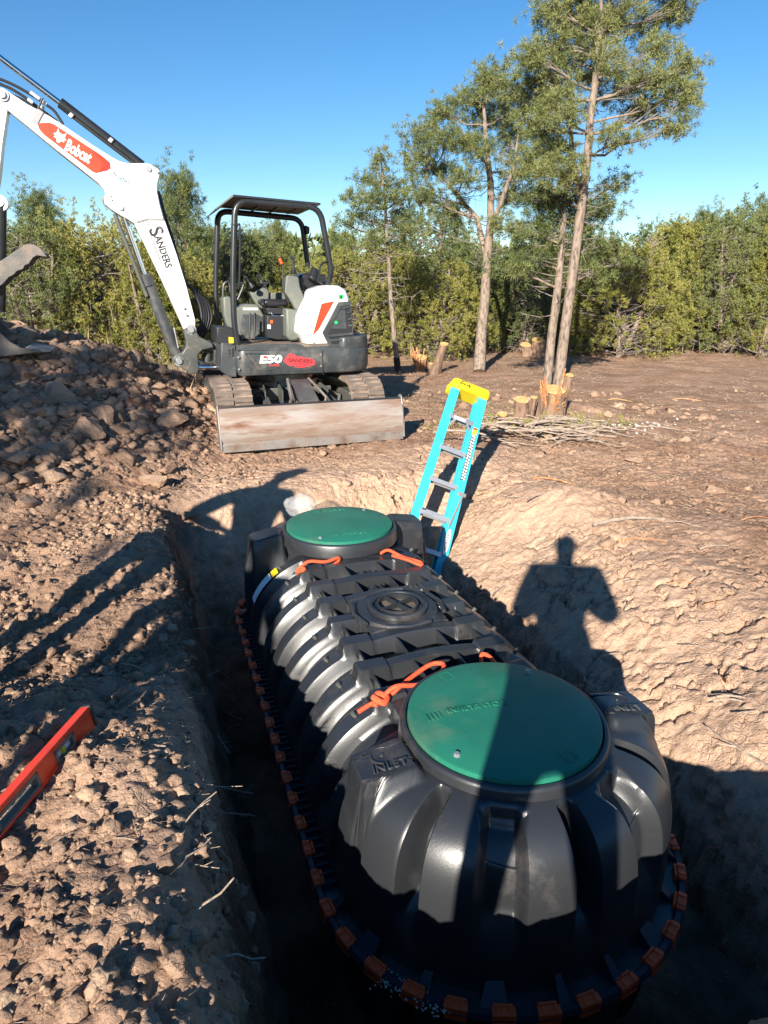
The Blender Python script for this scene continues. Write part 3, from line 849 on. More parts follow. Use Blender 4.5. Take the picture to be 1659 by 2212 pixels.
def plate(name, pts, y0, y1, m, parent=exc, bevel=0.0, seg=2):
    b = MB(); b.prism(pts, y0, y1, XZ); return b.build(name, m, parent, bevel=bevel, seg=seg)
def p3(pt, y): return (pt[0], y, pt[1])

# --- blade
bl = MB()
W0, W1 = -.985, .985
sec = []
for t in np.linspace(0, 1, 9):          # curved mouldboard, seen from its front
    zz = .015 + t * .415; yy = -1.70 - .075 + .30 * (t - .45) ** 2 - .02
    sec.append((yy, zz))
back = [(yy + .035, zz) for yy, zz in reversed(sec)]
poly = sec + back
bl.prism([(a, b) for a, b in poly], W0, W1, lambda u, w, x: (x, u, w))
blade = bl.build('dozer_blade', M['rust'], exc, bevel=.004)
b = MB(); b.box(((W0 + W1) / 2, -1.772, .035), (1.975, .022, .085)); b.box(((W0 + W1) / 2, -1.758, .155), (1.96, .012, .02)); b.build('cutting_edge', M['steel'], blade, bevel=.003)
b = MB(); b.bar((W0, -1.675, .430), (W1, -1.675, .430), .05, .028); b.build('top_lip', M['blackm'], blade, bevel=.006)
for sx in (W0 - .008, W1 + .008):
    b = MB(); pts = [(-1.80, .02), (-1.64, .02), (-1.60, .12), (-1.60, .40), (-1.62, .46), (-1.66, .475), (-1.70, .46), (-1.73, .40), (-1.78, .2)]
    b.prism(pts, sx - .009, sx + .009, lambda u, w, x: (x, u, w)); b.build('side_plate', M['steel'], blade, bevel=.004)
for sx in (-.42, .42):
    b = MB(); b.bar((sx, -1.66, .22), (sx * .85, -.75, .34), .09, .13); b.build('blade_arm', M['grey'], exc, bevel=.008)
b = MB(); b.tube([(.0, -1.62, .28), (.0, -1.50, .31)], .035, 12); b.tube([(0, -1.46, .33), (0, -1.02, .52)], .085, 20); b.build('blade_cylinder', M['char'], exc, smooth=True)
b = MB(); b.bar((0.0, -1.55, .42), (0, -1.05, .60), .21, .015); b.build('cylinder_guard', M['char'], exc, bevel=.004)
b = MB(); b.bar((-.12, -1.58, .30), (-.08, -1.0, .48), .012, .06); b.bar((.12, -1.58, .30), (.10, -1.0, .48), .012, .06); b.build('cylinder_bracket', M['rust'], exc)
b = MB(); b.tube([(-.20, -1.60, .22), (-.24, -1.52, .36), (-.17, -1.40, .44), (-.14, -1.15, .55), (-.12, -1.0, .6)], .02, 7); b.tube([(.16, -1.45, .30), (.22, -1.40, .44), (.15, -1.2, .55), (.12, -1.0, .6)], .016, 7); b.build('blade_hose', M['steel'], exc, smooth=True)

# --- tracks
def track(cx):
    t = MB(); r = .275; n = []
    yF, yB = -1.0, 1.0
    loop = []
    for k in range(13): a = R(-90 - 180 * k / 12); loop.append((yF + math.cos(a) * r, .29 + math.sin(a) * r * 1.02))
    loop2 = []
    for k in range(13): a = R(90 - 180 * k / 12); loop2.append((yB + math.cos(a) * r, .29 + math.sin(a) * r * 1.02))
    full = loop + [(y_, .57 + .012 * math.sin(y_ * 7)) for y_ in np.linspace(-.9, .9, 10)] + loop2
    c = Vector((0, .29)); inner = []
    for y_, z_ in full:
        yc = min(max(y_, yF), yB); d = Vector((y_ - yc, z_ - .29)); d = d * ((d.length - .035) / d.length); inner.append((yc + d.x, .29 + d.y))
    m = len(full); hw = .20
    for x_ in (-hw, hw):
        for q in full: t.v.append((cx + x_, q[0], q[1]))
    for x_ in (-hw, hw):
        for q in inner: t.v.append((cx + x_, q[0], q[1]))
    for i in range(m):
        j = (i + 1) % m
        t.f += [(i, j, m + j, m + i), (2 * m + i, 3 * m + i, 3 * m + j, 2 * m + j), (i, 2 * m + i, 2 * m + j, j), (m + i, m + j, 3 * m + j, 3 * m + i)]
    tr_ = t.build('rubber_track', M['rubber'], exc, smooth=True)
    # lugs, two staggered rows
    per = []; tot = 0
    for i in range(m):
        p = Vector((0, *full[i])); q = Vector((0, *full[(i + 1) % m])); per.append((tot, p, q)); tot += (q - p).length
    lm = None; NL = 62
    for k in range(NL):
        for row in (-1, 1):
            s = ((k + (.25 if row > 0 else 0)) / NL) * tot
            for s0, p, q in reversed(per):
                if s0 <= s: break
            d = (q - p).normalized(); pos = p + d * (s - s0)
            if pos.z < .1 and -.7 < pos.y: continue
            if lm is None:
                g = MB(); g.add([(-.094, -.034, 0), (.094, -.034, 0), (.094, .034, 0), (-.094, .034, 0), (-.088, -.020, .026), (.088, -.020, .026), (.088, .020, .026), (-.088, .020, .026)],
                      [(3, 2, 1, 0), (4, 5, 6, 7), (0, 1, 5, 4), (1, 2, 6, 5), (2, 3, 7, 6), (3, 0, 4, 7)])
                lm = g.build('track_lug', M['rubber'], tr_); o = lm
            else: o = lm.copy(); col.objects.link(o); o.parent = tr_
            nrm = Vector((0, -d.z, d.y))
            if nrm.dot(pos - Vector((0, min(max(pos.y, yF), yB), .29))) < 0: nrm = -nrm
            yv = nrm.cross(Vector((1, 0, 0)))
            o.matrix_local = Matrix(((1, yv.x, nrm.x, cx + row * .101), (0, yv.y, nrm.y, pos.y), (0, yv.z, nrm.z, pos.z), (0, 0, 0, 1)))
    f = MB(); f.box((cx, 0, .30), (.24, 1.75, .20)); f.bar((cx, -1.0, .30), (cx, 1.0, .30), .12, .12)
    fr = f.build('track_frame', M['grey'], exc, bevel=.01)
    for yy, rr, nm in ((-1.0, .235, 'idler_wheel'), (1.0, .235, 'drive_sprocket')):
        w = MB(); w.lathe([(0, -.15), (rr * .45, -.15), (rr * .5, -.08), (rr, -.06), (rr, .06), (rr * .5, .08), (rr * .45, .15), (0, .15)], (cx, yy, .29), (1, 0, 0), 28)
        w.build(nm, M['grey'], exc, smooth=True)
    for yy in (-.62, -.30, .02, .34, .66):
        w = MB(); w.lathe([(0, -.13), (.085, -.13), (.085, .13), (0, .13)], (cx, yy, .12), (1, 0, 0), 18); w.build('track_roller', M['steel'], exc, smooth=True)
track(-.76); track(.76)
f = MB(); f.box((0, 0, .36), (1.05, 1.0, .16)); f.bar((-.35, -.5, .33), (-.62, -.55, .28), .16, .14); f.bar((.35, -.5, .33), (.62, -.55, .28), .16, .14)
f.bar((-.35, .5, .33), (-.62, .55, .28), .16, .14); f.bar((.35, .5, .33), (.62, .55, .28), .16, .14)
f.build('centre_frame', M['grey'], exc, bevel=.012)
f = MB()
for sx in (-.36, -.16, .18, .38): f.bar((sx, -.86, .36), (sx * .9, -.50, .42), .014, .20)
f.build('frame_gusset', M['grey'], exc)
f = MB(); f.lathe([(.46, .42), (.46, .50), (.40, .50), (.40, .60), (.0, .60)], (0, 0, 0), n=48); f.build('slew_ring', M['steel'], exc)

# --- upper body plan outline
def plan(off=0.0, n=9):
    pts = []
    def arc(cx, cy, r, a0, a1):
        for k in range(n + 1):
            a = R(a0 + (a1 - a0) * k / n); pts.append((cx + math.cos(a) * r, cy + math.sin(a) * r))
    arc(-.66 + .10, -.92 + .10, .10 - off, 180, 270)
    arc(.98 - .40, -.92 + .40, .40 - off, 270, 360)
    arc(.98 - .40, .92 - .40, .40 - off, 0, 90)
    arc(-.66 + .10, .92 - .10, .10 - off, 90, 180)
    return pts
def band(name, zs_offs, m, cut=None, parent=exc, bevel=0):
    b = MB(); rings = [[(p[0], p[1], z_) for p in plan(o_)] for z_, o_ in zs_offs]; k = len(rings[0])
    for r_ in rings: b.v += r_
    for i in range(len(rings) - 1):
        for j in range(k):
            j2 = (j + 1) % k; b.f.append((i * k + j, i * k + j2, (i + 1) * k + j2, (i + 1) * k + j))
    b.f.append(tuple(reversed(range(k)))); b.f.append(tuple((len(rings) - 1) * k + j for j in range(k)))
    return b.build(name, m, parent, bevel=bevel, smooth=True)
skirt = band('body_skirt', [(.635, .055), (.650, .020), (.70, .0), (.90, .0), (.93, .012), (.945, .04)], M['char'])
b = MB()   # raised front part of the skirt
pl_ = [(-.655, .93), (-.655, .985), (.03, .985), (.09, .965), (.155, .915), (.20, .905), (.20, .90)]
b.prism(pl_, -.918, -.86, XZ); b.build('skirt_sill', M['char'], skirt, bevel=.012)
# recess lines pressed into the skirt, seam, bolts
b = MB(); b.tube([(-.56, -.921, .895), (-.30, -.921, .885), ], .008, 6); b.tube([(-.565, -.921, .895), (-.52, -.921, .82), (-.49, -.921, .76), (-.44, -.921, .715), (-.28, -.921, .705)], .008, 6)
b.tube([(-.49, -.921, .865), (-.45, -.921, .80), (-.42, -.921, .755), (-.37, -.921, .725)], .006, 6)
b.build('pressed_line', M['char'], skirt, smooth=True)
b = MB(); b.box((.315, -.921, .765), (.009, .008, .275)); b.build('panel_seam', M['bplastic'], skirt)
for zz in (.855, .725):
    for xx in (.295, -.645):
        b = MB(); b.lathe([(0, .012), (.010, .012), (.014, 0)], (xx, -.918, zz), (0, -1, 0), 10); b.build('bolt', M['alu'], skirt)
sc_ = MB(); sc_.add([(.64, -.9225, .83), (.76, -.88, .85), (.82, -.86, .78), (.80, -.87, .66), (.74, -.90, .68), (.72, -.905, .76)], [(0, 1, 2, 3, 4, 5)])
b = MB(); b.box((.80, -.835, .705), (.022, .012, .07), Matrix.Rotation(R(35), 3, 'Z')); b.build('tie_down_hook', M['steel'], skirt, bevel=.004)
counter = MB(); pp = [q for q in plan(.004) if q[0] > .50]
pp = sorted(pp, key=lambda q: q[1]); inner = [(q[0] * .82, q[1] * .9) for q in reversed(pp)]
counter.prism(pp + inner, .90, 1.045, lambda u, w, z_: (u, w, z_)); counter.build('counterweight', M['char'], exc, bevel=.02)
b = MB(); b.box((-.10, -.30, .955), (1.08, 1.14, .03)); b.box((-.10, -.80, .972), (1.02, .14, .012)); b.build('floor', M['rubber'], exc, bevel=.003)
# front-left box, sticker, towers beside the swing bracket
fx = MB(); fx.prism(tr([(258, 1040), (258, 1150), (372, 1160), (370, 1045)], z2, -.70), -.72, -.10, XZ); fb = fx.build('front_box', M['bplastic'], exc, bevel=.008)
plate('warning_sticker', tr([(338, 1108), (340, 1150), (372, 1150), (370, 1112)], z2, -.724), -.7275, -.7235, M['ylabel'], fb)
plate('front_tower', tr([(288, 1150), (283, 1345), (345, 1385), (395, 1385), (385, 1165), (330, 1150)], z2, -.80), -.80, -.30, M['char'], bevel=.01)
for (x_, y_, w_, h_) in ((336, 1200, 12, 14), (336, 1222, 12, 14), (336, 1244, 12, 12), (360, 1215, 14, 60)):
    plate('control_plate', tr([(x_, y_ - h_ / 2), (x_, y_ + h_ / 2), (x_ + w_, y_ + h_ / 2), (x_ + w_, y_ - h_ / 2)], z2, -.803), -.806, -.8, M['bplastic'])

# --- white rear cover with grille
cov = tr([(935, 780), (1010, 752), (1100, 752), (1150, 778), (1178, 830), (1190, 1200), (1035, 1203), (925, 1195), (878, 1162), (850, 1100), (830, 1085), (845, 960), (900, 850)], z2, -.86)
b = MB(); nI = len(cov); cxm = sum(p[0] for p in cov) / nI; czm = sum(p[1] for p in cov) / nI
layers = [(-.86, .06), (-.845, .03), (-.80, .0), (-.42, .0), (-.36, .03)]
for y_, sh in layers:
    for px_, pz_ in cov:
        d = Vector((px_ - cxm, pz_ - czm)); L_ = d.length; k_ = 1 - sh / L_; b.v.append((cxm + d.x * k_, y_, czm + d.y * k_))
for i in range(len(layers) - 1):
    for j in range(nI):
        j2 = (j + 1) % nI; b.f.append((i * nI + j, i * nI + j2, (i + 1) * nI + j2, (i + 1) * nI + j))
b.f.append(tuple(reversed(range(nI)))); b.f.append(tuple((len(layers) - 1) * nI + j for j in range(nI)))
cover = b.build('rear_cover', M['white'], exc, bevel=.025, seg=3)
plate('engine_housing', [(.36, .93), (.36, 1.45), (.46, 1.54), (.66, 1.52), (.74, 1.40), (.78, .93)], -.34, .75, M['char'], bevel=.03)
plate('red_flash', tr([(978, 880), (1000, 872), (1066, 860), (960, 1052), (918, 1097), (945, 1000)], z2, -.863), -.866, -.862, M['red'], cover)
gr = plate('grille_frame', tr([(1095, 866), (1180, 862), (1196, 1010), (1206, 1195), (1045, 1198), (984, 1078)], z2, -.868), -.872, -.80, M['char'], cover, bevel=.006)
plate('grille_opening', tr([(1112, 895), (1170, 884), (1190, 1020), (1198, 1180), (1065, 1190), (1022, 1088)], z2, -.874), -.8755, -.872, M['bplastic'], cover)
plate('grille_glass', tr([(1108, 925), (1140, 915), (1152, 1050), (1045, 1050)], z2, -.878), -.880, -.876, M['char'], cover)
for (xa, ya, xb, yb, h) in ((1025, 1092, 1195, 1075, 16), (1035, 1125, 1198, 1112, 14), (1048, 1160, 1200, 1150, 14), (1120, 905, 1172, 893, 10), (1155, 935, 1180, 930, 10), (1158, 980, 1186, 976, 10), (1160, 1025, 1190, 1022, 10)):
    plate('grille_slat', tr([(xa, ya), (xb, yb), (xb, yb + h), (xa + 6, ya + h)], z2, -.88), -.890, -.8765, M['char'], gr, bevel=.002)
b = MB(); pc = p3(L(*z2(1080, 1008), -.885), -.885); b.lathe([(0, .012), (.018, .012), (.022, 0), (.02, -.01)], pc, (0, -1, 0), 12); b.build('green_cap', M['greenl'], gr, smooth=True)
for q in ((978, 843), (928, 1147)):
    b = MB(); b.lathe([(0, .006), (.010, .006), (.014, 0)], p3(L(*z2(*q), -.862), -.862), (0, -1, 0), 10); b.build('bolt', M['alu'], cover)
plate('dealer_sticker', tr([(1094, 815), (1094, 843), (1128, 841), (1128, 813)], z2, -.852), -.866, -.858, M['greenl'], cover)
plate('dealer_sticker_dark', tr([(1106, 822), (1106, 843), (1117, 843), (1117, 822)], z2, -.852), -.868, -.866, M['decal_black'], cover)

# --- canopy: two bent hoops, roof, brackets
def smooth_path(P, n=8):
    P = [Vector(p) for p in P]; out = []
    for i in range(len(P) - 1):
        p0 = P[max(i - 1, 0)]; p1 = P[i]; p2 = P[i + 1]; p3_ = P[min(i + 2, len(P) - 1)]
        for t in np.linspace(0, 1, n, endpoint=False):
            out.append(.5 * ((2 * p1) + (-p0 + p2) * t + (2 * p0 - 5 * p1 + 4 * p2 - p3_) * t * t + (-p0 + 3 * p1 - 3 * p2 + p3_) * t ** 3))
    out.append(P[-1]); return out
def fillet(P, r=.14, n=7):
    P = [Vector(p) for p in P]; out = [P[0]]
    for i in range(1, len(P) - 1):
        a = (P[i - 1] - P[i]); b_ = (P[i + 1] - P[i]); q = min(r, a.length * .45, b_.length * .45)
        p, s = P[i] + a.normalized() * q, P[i] + b_.normalized() * q
        for t in np.linspace(0, 1, n): out.append(p * (1 - t) ** 2 + P[i] * 2 * t * (1 - t) + s * t * t)
    out.append(P[-1]); return out
can = MB()
nearpts = [p3(L(*z2(400, 1165), -.76), -.76), p3(L(*z2(374, 1000), -.76), -.76), p3(L(*z2(368, 700), -.75), -.75), p3(L(*z2(382, 168), -.74), -.74), p3(L(*z2(968, 212), -.74), -.74), p3(L(*z2(1048, 665), -.74), -.74), p3(L(*z2(1015, 760), -.70), -.70)]
hn = MB(); hn.tube(fillet(nearpts, .15), .033, 14); hoop1 = hn.build('canopy_hoop', M['blackm'], exc, smooth=True)
farpts = [p3(L(*z2(272, 1040), .30), .30), p3(L(*z2(250, 900), .30), .30), p3(L(*z2(250, 700), .30), .30), p3(L(*z2(262, 235), .28), .28), p3(L(*z2(840, 290), .28), .28), p3(L(*z2(885, 620), .30), .30)]
hf = MB(); hf.tube(fillet(farpts, .13), .033, 14); hf.build('canopy_hoop', M['blackm'], exc, smooth=True)
zt = nearpts[3][2]; zr = nearpts[4][2]
xf = nearpts[3][0]; xr = nearpts[4][0]
rf = MB()
rf.add([(xf - .20, -.70, zt - .09), (xf - .20, .30, zt - .09), (xf - .02, .33, zt + .035), (xf - .02, -.77, zt + .035), (xr + .0, -.77, zr + .02), (xr + .0, .33, zr + .02),
        (xf - .20, -.70, zt - .075), (xf - .20, .30, zt - .075), (xf - .02, .33, zt + .055), (xf - .02, -.77, zt + .055), (xr + .0, -.77, zr + .04), (xr + .0, .33, zr + .04)],
       [(0, 3, 2, 1), (3, 4, 5, 2), (6, 7, 8, 9), (9, 8, 11, 10), (0, 1, 7, 6), (4, 10, 11, 5), (0, 6, 9, 3), (3, 9, 10, 4), (1, 2, 8, 7), (2, 5, 11, 8)])
roof = rf.build('canopy_roof', M['blackm'], exc)
for k in range(4):
    rb = MB(); xx = xf + .12 + k * .22; rb.bar((xx, -.72, zt + .018 - (xx - xf) * (zt - zr) / (xr - xf)), (xx, .28, zt + .018 - (xx - xf) * (zt - zr) / (xr - xf)), .03, .012); rb.build('roof_rib', M['blackm'], roof)
h = MB(); h.tube(smooth_path([p3(L(*z2(372, 335), -.79), -.76), p3(L(*z2(402, 335), -.79), -.80), p3(L(*z2(415, 370), -.79), -.80), p3(L(*z2(408, 740), -.79), -.80), p3(L(*z2(372, 765), -.79), -.76)], 6), .010, 8); h.build('grab_handle', M['blackm'], exc, smooth=True)
h = MB(); h.tube(fillet([p3(L(*z2(1040, 580), -.77), -.75), p3(L(*z2(965, 605), -.77), -.80), p3(L(*z2(955, 720), -.77), -.80), p3(L(*z2(1005, 755), -.77), -.74)], .05), .011, 8); h.build('grab_handle', M['blackm'], exc, smooth=True)
plate('work_light', tr([(862, 335), (892, 350), (890, 395), (868, 398)], z2, .25), .20, .30, M['bplastic'], bevel=.01)
h = MB(); h.tube([p3(L(*z2(900, 625), .2), .2), p3(L(*z2(936, 490), .2), .2)], .004, 6); h.build('antenna', M['bplastic'], exc)
plate('post_foot', tr([(240, 920), (285, 935), (295, 1045), (262, 1045)], z2, .25), .24, .36, M['blackm'])

# --- cab
def cabp(name, pts, y0, y1, m, bevel=.02, zf=z2, parent=exc): return plate(name, tr(pts, zf, y0), y0, y1, m, parent, bevel=bevel)
cabp('seat_console', [(735, 690), (750, 678), (822, 690), (832, 760), (868, 850), (870, 925), (850, 945), (798, 918), (755, 840), (725, 800)], -.52, -.40, M['plastic'], .03)
cabp('console_base', [(733, 908), (800, 918), (862, 945), (862, 1060), (840, 1130), (765, 1135), (738, 1100)], -.54, -.32, M['plastic'], .025)
cabp('seat_box', [(605, 958), (605, 1110), (670, 1125), (745, 1125), (740, 958)], -.36, .12, M['bplastic'], .008)
cabp('orange_label', [(625, 990), (625, 1012), (643, 1012), (643, 990)], -.3625, -.360, M['orange'], 0)
cabp('white_label', [(605, 1022), (605, 1050), (628, 1050), (628, 1022)], -.3625, -.360, M['decal_white'], 0)
seat = cabp('seat', [(578, 852), (620, 846), (745, 850), (752, 895), (620, 902), (582, 885)], -.34, .14, M['vinyl'], .03)
cabp('seat_suspension', [(606, 905), (735, 905), (740, 950), (615, 950)], -.30, .10, M['bplastic'], .006, parent=seat)
cabp('backrest', [(810, 690), (880, 660), (950, 690), (905, 860), (850, 870), (835, 800)], -.30, .12, M['vinyl'], .03, parent=seat)
b = MB(); b.tube([p3(L(*z2(890, 718), -.22), -.36), p3(L(*z2(925, 640), -.22), -.30)], .052, 14); b.build('armrest', M['vinyl'], exc, bevel=.02)
cabp('headrest', [(880, 690), (940, 672), (1010, 672), (1010, 750), (900, 760)], .0, .35, M['vinyl'], .02, parent=seat)
b = MB(); b.tube(smooth_path([p3(L(*z2(615, 945), -.35), -.35), p3(L(*z2(625, 935), -.36), -.36), p3(L(*z2(650, 958), -.36), -.36), p3(L(*z2(735, 960), -.36), -.36)]), .008, 8); b.build('seat_lever', M['chrome'], exc)
def joystick(base, top, yl, knob=None):
    b = MB(); B_ = Vector(p3(L(*z2(*base), yl), yl)); T_ = Vector(p3(L(*z2(*top), yl), yl)); d = (T_ - B_)
    for k in range(5):
        q = B_ + d * (.05 + .09 * k); r_ = .040 - .005 * k; b.lathe([(r_ * .8, -.012), (r_, 0), (r_ * .8, .012)], q, tuple(d.normalized()), 14)
    j = b.build('joystick_boot', M['bplastic'], exc, smooth=True)
    b = MB(); b.tube(smooth_path([B_ + d * .4, B_ + d * .75, T_ + d.normalized() * .0, T_ + Vector((-.03, 0, .012))], 4), [.014] * 8 + [.022] * 5, 10); b.build('joystick', M['bplastic'], exc, smooth=True)
joystick((785, 670), (782, 568), -.46)
joystick((505, 765), (462, 700), -.05)
joystick((573, 745), (548, 690), .20)
b = MB(); b.tube(smooth_path([p3(L(*z2(755, 870), -.5), -.5), p3(L(*z2(718, 790), -.5), -.5), p3(L(*z2(712, 640), -.5), -.5), p3(L(*z2(698, 590), -.5), -.5)]), .009, 8); lv = b.build('lock_lever', M['bplastic'], exc, smooth=True)
b = MB(); b.tube([p3(L(*z2(706, 605), -.5), -.5), p3(L(*z2(690, 565), -.5), -.5)], .018, 10); b.build('lever_knob', M['orange'], lv, bevel=.006)
for xx in (480, 515):
    b = MB(); b.tube([p3(L(*z2(xx, 1120), -.28), -.28), p3(L(*z2(xx + 6, 940), -.28), -.28)], .012, 8); b.build('travel_lever', M['bplastic'], exc)
cabp('front_console', [(300, 830), (350, 825), (370, 900), (400, 905), (450, 880), (540, 880), (585, 960), (588, 1070), (500, 1130), (410, 1120), (330, 1040), (305, 950)], -.02, .30, M['plastic'], .02)
cabp('white_data_plate', [(437, 905), (437, 920), (540, 920), (540, 905)], -.023, -.020, M['decal_white'], 0)
cabp('kick_panel', [(412, 975), (440, 950), (535, 950), (585, 975), (585, 1065), (495, 1128), (425, 1110)], -.06, -.03, M['char'], .01)
cabp('side_console', [(478, 790), (520, 800), (590, 760), (622, 790), (620, 845), (585, 870), (580, 950), (545, 900), (505, 840)], .10, .24, M['plastic'], .02)
cabp('monitor', [(555, 728), (625, 722), (632, 732), (600, 742), (596, 770), (580, 770), (580, 742), (556, 740)], .10, .22, M['bplastic'], .004)
cabp('rear_console', [(625, 800), (735, 800), (735, 850), (625, 850)], .14, .34, M['plastic'], .015)
b = MB(); b.tube(smooth_path([p3(L(*z2(300, 830), .05), .05), p3(L(*z2(305, 745), .05), .05), p3(L(*z2(340, 730), .05), .05), p3(L(*z2(352, 800), .05), .05)]), .018, 8); b.build('foot_guard', M['bplastic'], exc, smooth=True)
b = MB(); b.tube(smooth_path([p3(L(*z2(400, 850), .0), .0), p3(L(*z2(440, 745), .0), .0), p3(L(*z2(415, 735), .0), .0)]), .014, 8); b.build('pedal_bar', M['bplastic'], exc, smooth=True)
for q in ((432, 1107), (825, 1122)):
    b = MB(); b.lathe([(.026, -.01), (.026, .02), (.014, .02), (.014, -.01)], p3(L(*z2(*q), -.55), -.55), (0, -1, 0), 14); b.build('floor_ring', M['bplastic'], exc, smooth=True)

# --- swing bracket, swing cylinder
YA, YB = -.30, -.02
sb = plate('swing_bracket', tr([(1275, 245), (1280, 215), (1310, 196), (1340, 202), (1360, 240), (1380, 275), (1470, 320), (1480, 350), (1400, 370), (1372, 400), (1372, 440), (1440, 460), (1440, 500), (1400, 528), (1320, 530), (1270, 500), (1230, 475), (1200, 460), (1193, 430), (1215, 400), (1262, 388), (1290, 345), (1290, 300)], z8, YA), YA, YB, M['grey'], bevel=.012)
plate('swing_post', tr([(1310, 445), (1375, 445), (1375, 530), (1312, 530)], z8, YA - .03), YA - .03, YB, M['grey'], bevel=.01)
b = MB(); b.tube([p3(L(*z8(1400, 345), -.16), -.16), p3(L(*z8(1560, 370), -.16), -.16)], .055, 14); b.tube([p3(L(*z8(1435, 300), -.15), -.15), p3(L(*z8(1435, 520), -.15), -.15)], .045, 14)
b.build('swing_pivot', M['grey'], exc, bevel=.006)
plate('front_mount', tr([(1400, 330), (1600, 318), (1600, 372), (1500, 372), (1505, 440), (1560, 480), (1430, 470), (1430, 455), (1480, 440), (1480, 372), (1400, 365)], z8, -.24), -.24, .10, M['grey'], bevel=.008)
b = MB(); b.tube([p3(L(*z8(1375, 487), -.34), -.34), p3(L(*z8(1585, 487), -.34), -.34)], .033, 16); b.build('swing_cylinder_rod', M['chrome'], exc, smooth=True)
for q in ((1323, 228), (1240, 445)):
    b = MB(); c_ = p3(L(*z8(*q), YA), YA); b.lathe([(0, .028), (.032, .028), (.036, .022), (.036, 0), (.058, 0), (.062, -.01)], c_, (0, -1, 0), 24); b.build('pin', M['alu'], sb, smooth=True, angle=30)

def fit_text(nm, t, size, q0, q1, m, parent, bold=0.0, shear=0.0):
    q0, q1 = Vector(q0), Vector(q1); xd = (q1 - q0).normalized(); yd = Vector((-xd.z, 0, xd.x))
    o = lettering(nm, t, size, (0, 0, 0), (1, 0, 0), (0, 1, 0), m, None, extrude=.001, bold=bold, shear=shear)
    me = o.data; w0 = min(v.co.x for v in me.vertices); w1 = max(v.co.x for v in me.vertices); s = (q1 - q0).length / (w1 - w0)
    Z = xd.cross(yd); c = (q0 + q1) / 2 - xd * s * (w0 + w1) / 2
    me.transform(Matrix(((xd.x * s, yd.x, Z.x, c.x), (xd.y * s, yd.y, Z.y, c.y), (xd.z * s, yd.z, Z.z, c.z), (0, 0, 0, 1)))); o.parent = parent; return o
# --- boom (its own polygon, real thickness)
BA, BB = -.27, -.05
bt = [(1258, 1985), (1272, 2020), (1325, 2030), (1352, 2005), (1352, 1960), (1290, 1720), (1225, 1510), (1140, 1268), (1110, 1160), (1090, 1065), (1096, 1010), (1112, 950), (1105, 925), (1040, 883), (1000, 878), (880, 878), (825, 862), (780, 838), (640, 750), (440, 615), (330, 545), (190, 470), (80, 398), (45, 372), (10, 365), (-25, 385), (-25, 430), (5, 462), (55, 510), (180, 610), (400, 790), (560, 915), (680, 1010), (722, 1055), (732, 1085), (722, 1125), (730, 1158), (770, 1195), (842, 1240), (885, 1262), (930, 1290), (955, 1340), (1005, 1440), (1120, 1680)]
boom = plate('boom', tr(bt, z1, BA), BA, BB, M['white'], bevel=.006)
plate('boom_knuckle', tr([(800, 870), (880, 882), (1000, 882), (1036, 890), (1102, 930), (1108, 950), (1092, 1010), (1086, 1065), (1105, 1160), (1133, 1262), (1030, 1260), (945, 1284), (885, 1256), (842, 1234), (772, 1190), (734, 1155), (727, 1125), (738, 1085), (728, 1050), (750, 1025)], z1, BA - .018), BA - .018, BA - .001, M['white'], boom, bevel=.007)
plate('weld_seam', tr([(945, 1282), (1020, 1262), (1136, 1264), (1137, 1272), (1022, 1270), (948, 1291)], z1, BA - .005), BA - .008, BA, M['decal_grey'], boom)
plate('red_panel', tr([(265, 612), (275, 603), (345, 598), (380, 612), (700, 820), (760, 870), (766, 910), (745, 925), (665, 945), (640, 935), (310, 685), (275, 645)], z1, BA - .003), BA - .006, BA, M['red'], boom)
plate('red_panel_dark', tr([(625, 790), (700, 820), (760, 870), (766, 910), (745, 925), (690, 938), (715, 880), (690, 850)], z1, BA - .007), BA - .008, BA - .006, mat('dark_red_decal', (.42, .03, .012), .35), boom)  # darker red at the right end of the decal
pL = Vector(p3(L(*z1(462, 752), BA), BA - .0085)); pR_ = Vector(p3(L(*z1(632, 852), BA), BA - .0085)); xd = (pR_ - pL).normalized(); yd = Vector((0, -1, 0)).cross(xd)
yd = Vector((-xd.z, 0, xd.x))
fit_text('maker_name', 'Bobcat', .155, pL, pR_, M['decal_white'], boom, .005)
# white feline head emblem
ec = Vector(p3(L(*z1(418, 700), BA), BA - .0085))
def emblem(pts, s, name, m, parent, c, xd, yd, th=.0015):
    b = MB(); nrm = xd.cross(yd).normalized()
    b.prism(pts, 0, th, lambda u, w, t: tuple(c + xd * u * s + yd * w * s + nrm * t)); return b.build(name, m, parent)
emblem([(-.62, 1.05), (-.30, .55), (.25, .55), (.62, 1.0), (.62, .30), (.95, .05), (.62, -.08), (.80, -.38), (.40, -.38), (.18, -.85), (-.12, -.85), (-.35, -.40), (-.80, -.42), (-.58, -.10), (-.98, .02), (-.62, .28)], .066, 'cat_emblem', M['decal_white'], boom, ec, xd, yd)
for u_, w_ in ((-.22, .12), (.22, .16)):
    emblem([(u_ - .14, w_ + .10), (u_ + .02, w_), (u_ + .14, w_ + .08), (u_ + .04, w_ - .08), (u_ - .1, w_ - .04)], .066, 'emblem_eye', M['red'], boom, ec + Vector((0, -.002, 0)), xd, yd)
q0 = Vector(p3(L(*z1(815, 965), BA), BA - .0195)); q1 = Vector(p3(L(*z1(885, 1005), BA), BA - .0195)); xd2 = (q1 - q0).normalized(); yd2 = Vector((-xd2.z, 0, xd2.x))
lettering('dealer_name', 'Bingham', .058, (q0 + q1) / 2, xd2, yd2, mat('dark_blue_print', (.02, .05, .12), .5), boom)
plate('teal_line', tr([(815, 975), (870, 1010), (870, 1016), (815, 981)], z1, BA - .0195), BA - .0215, BA - .019, M['teal_print'], boom)
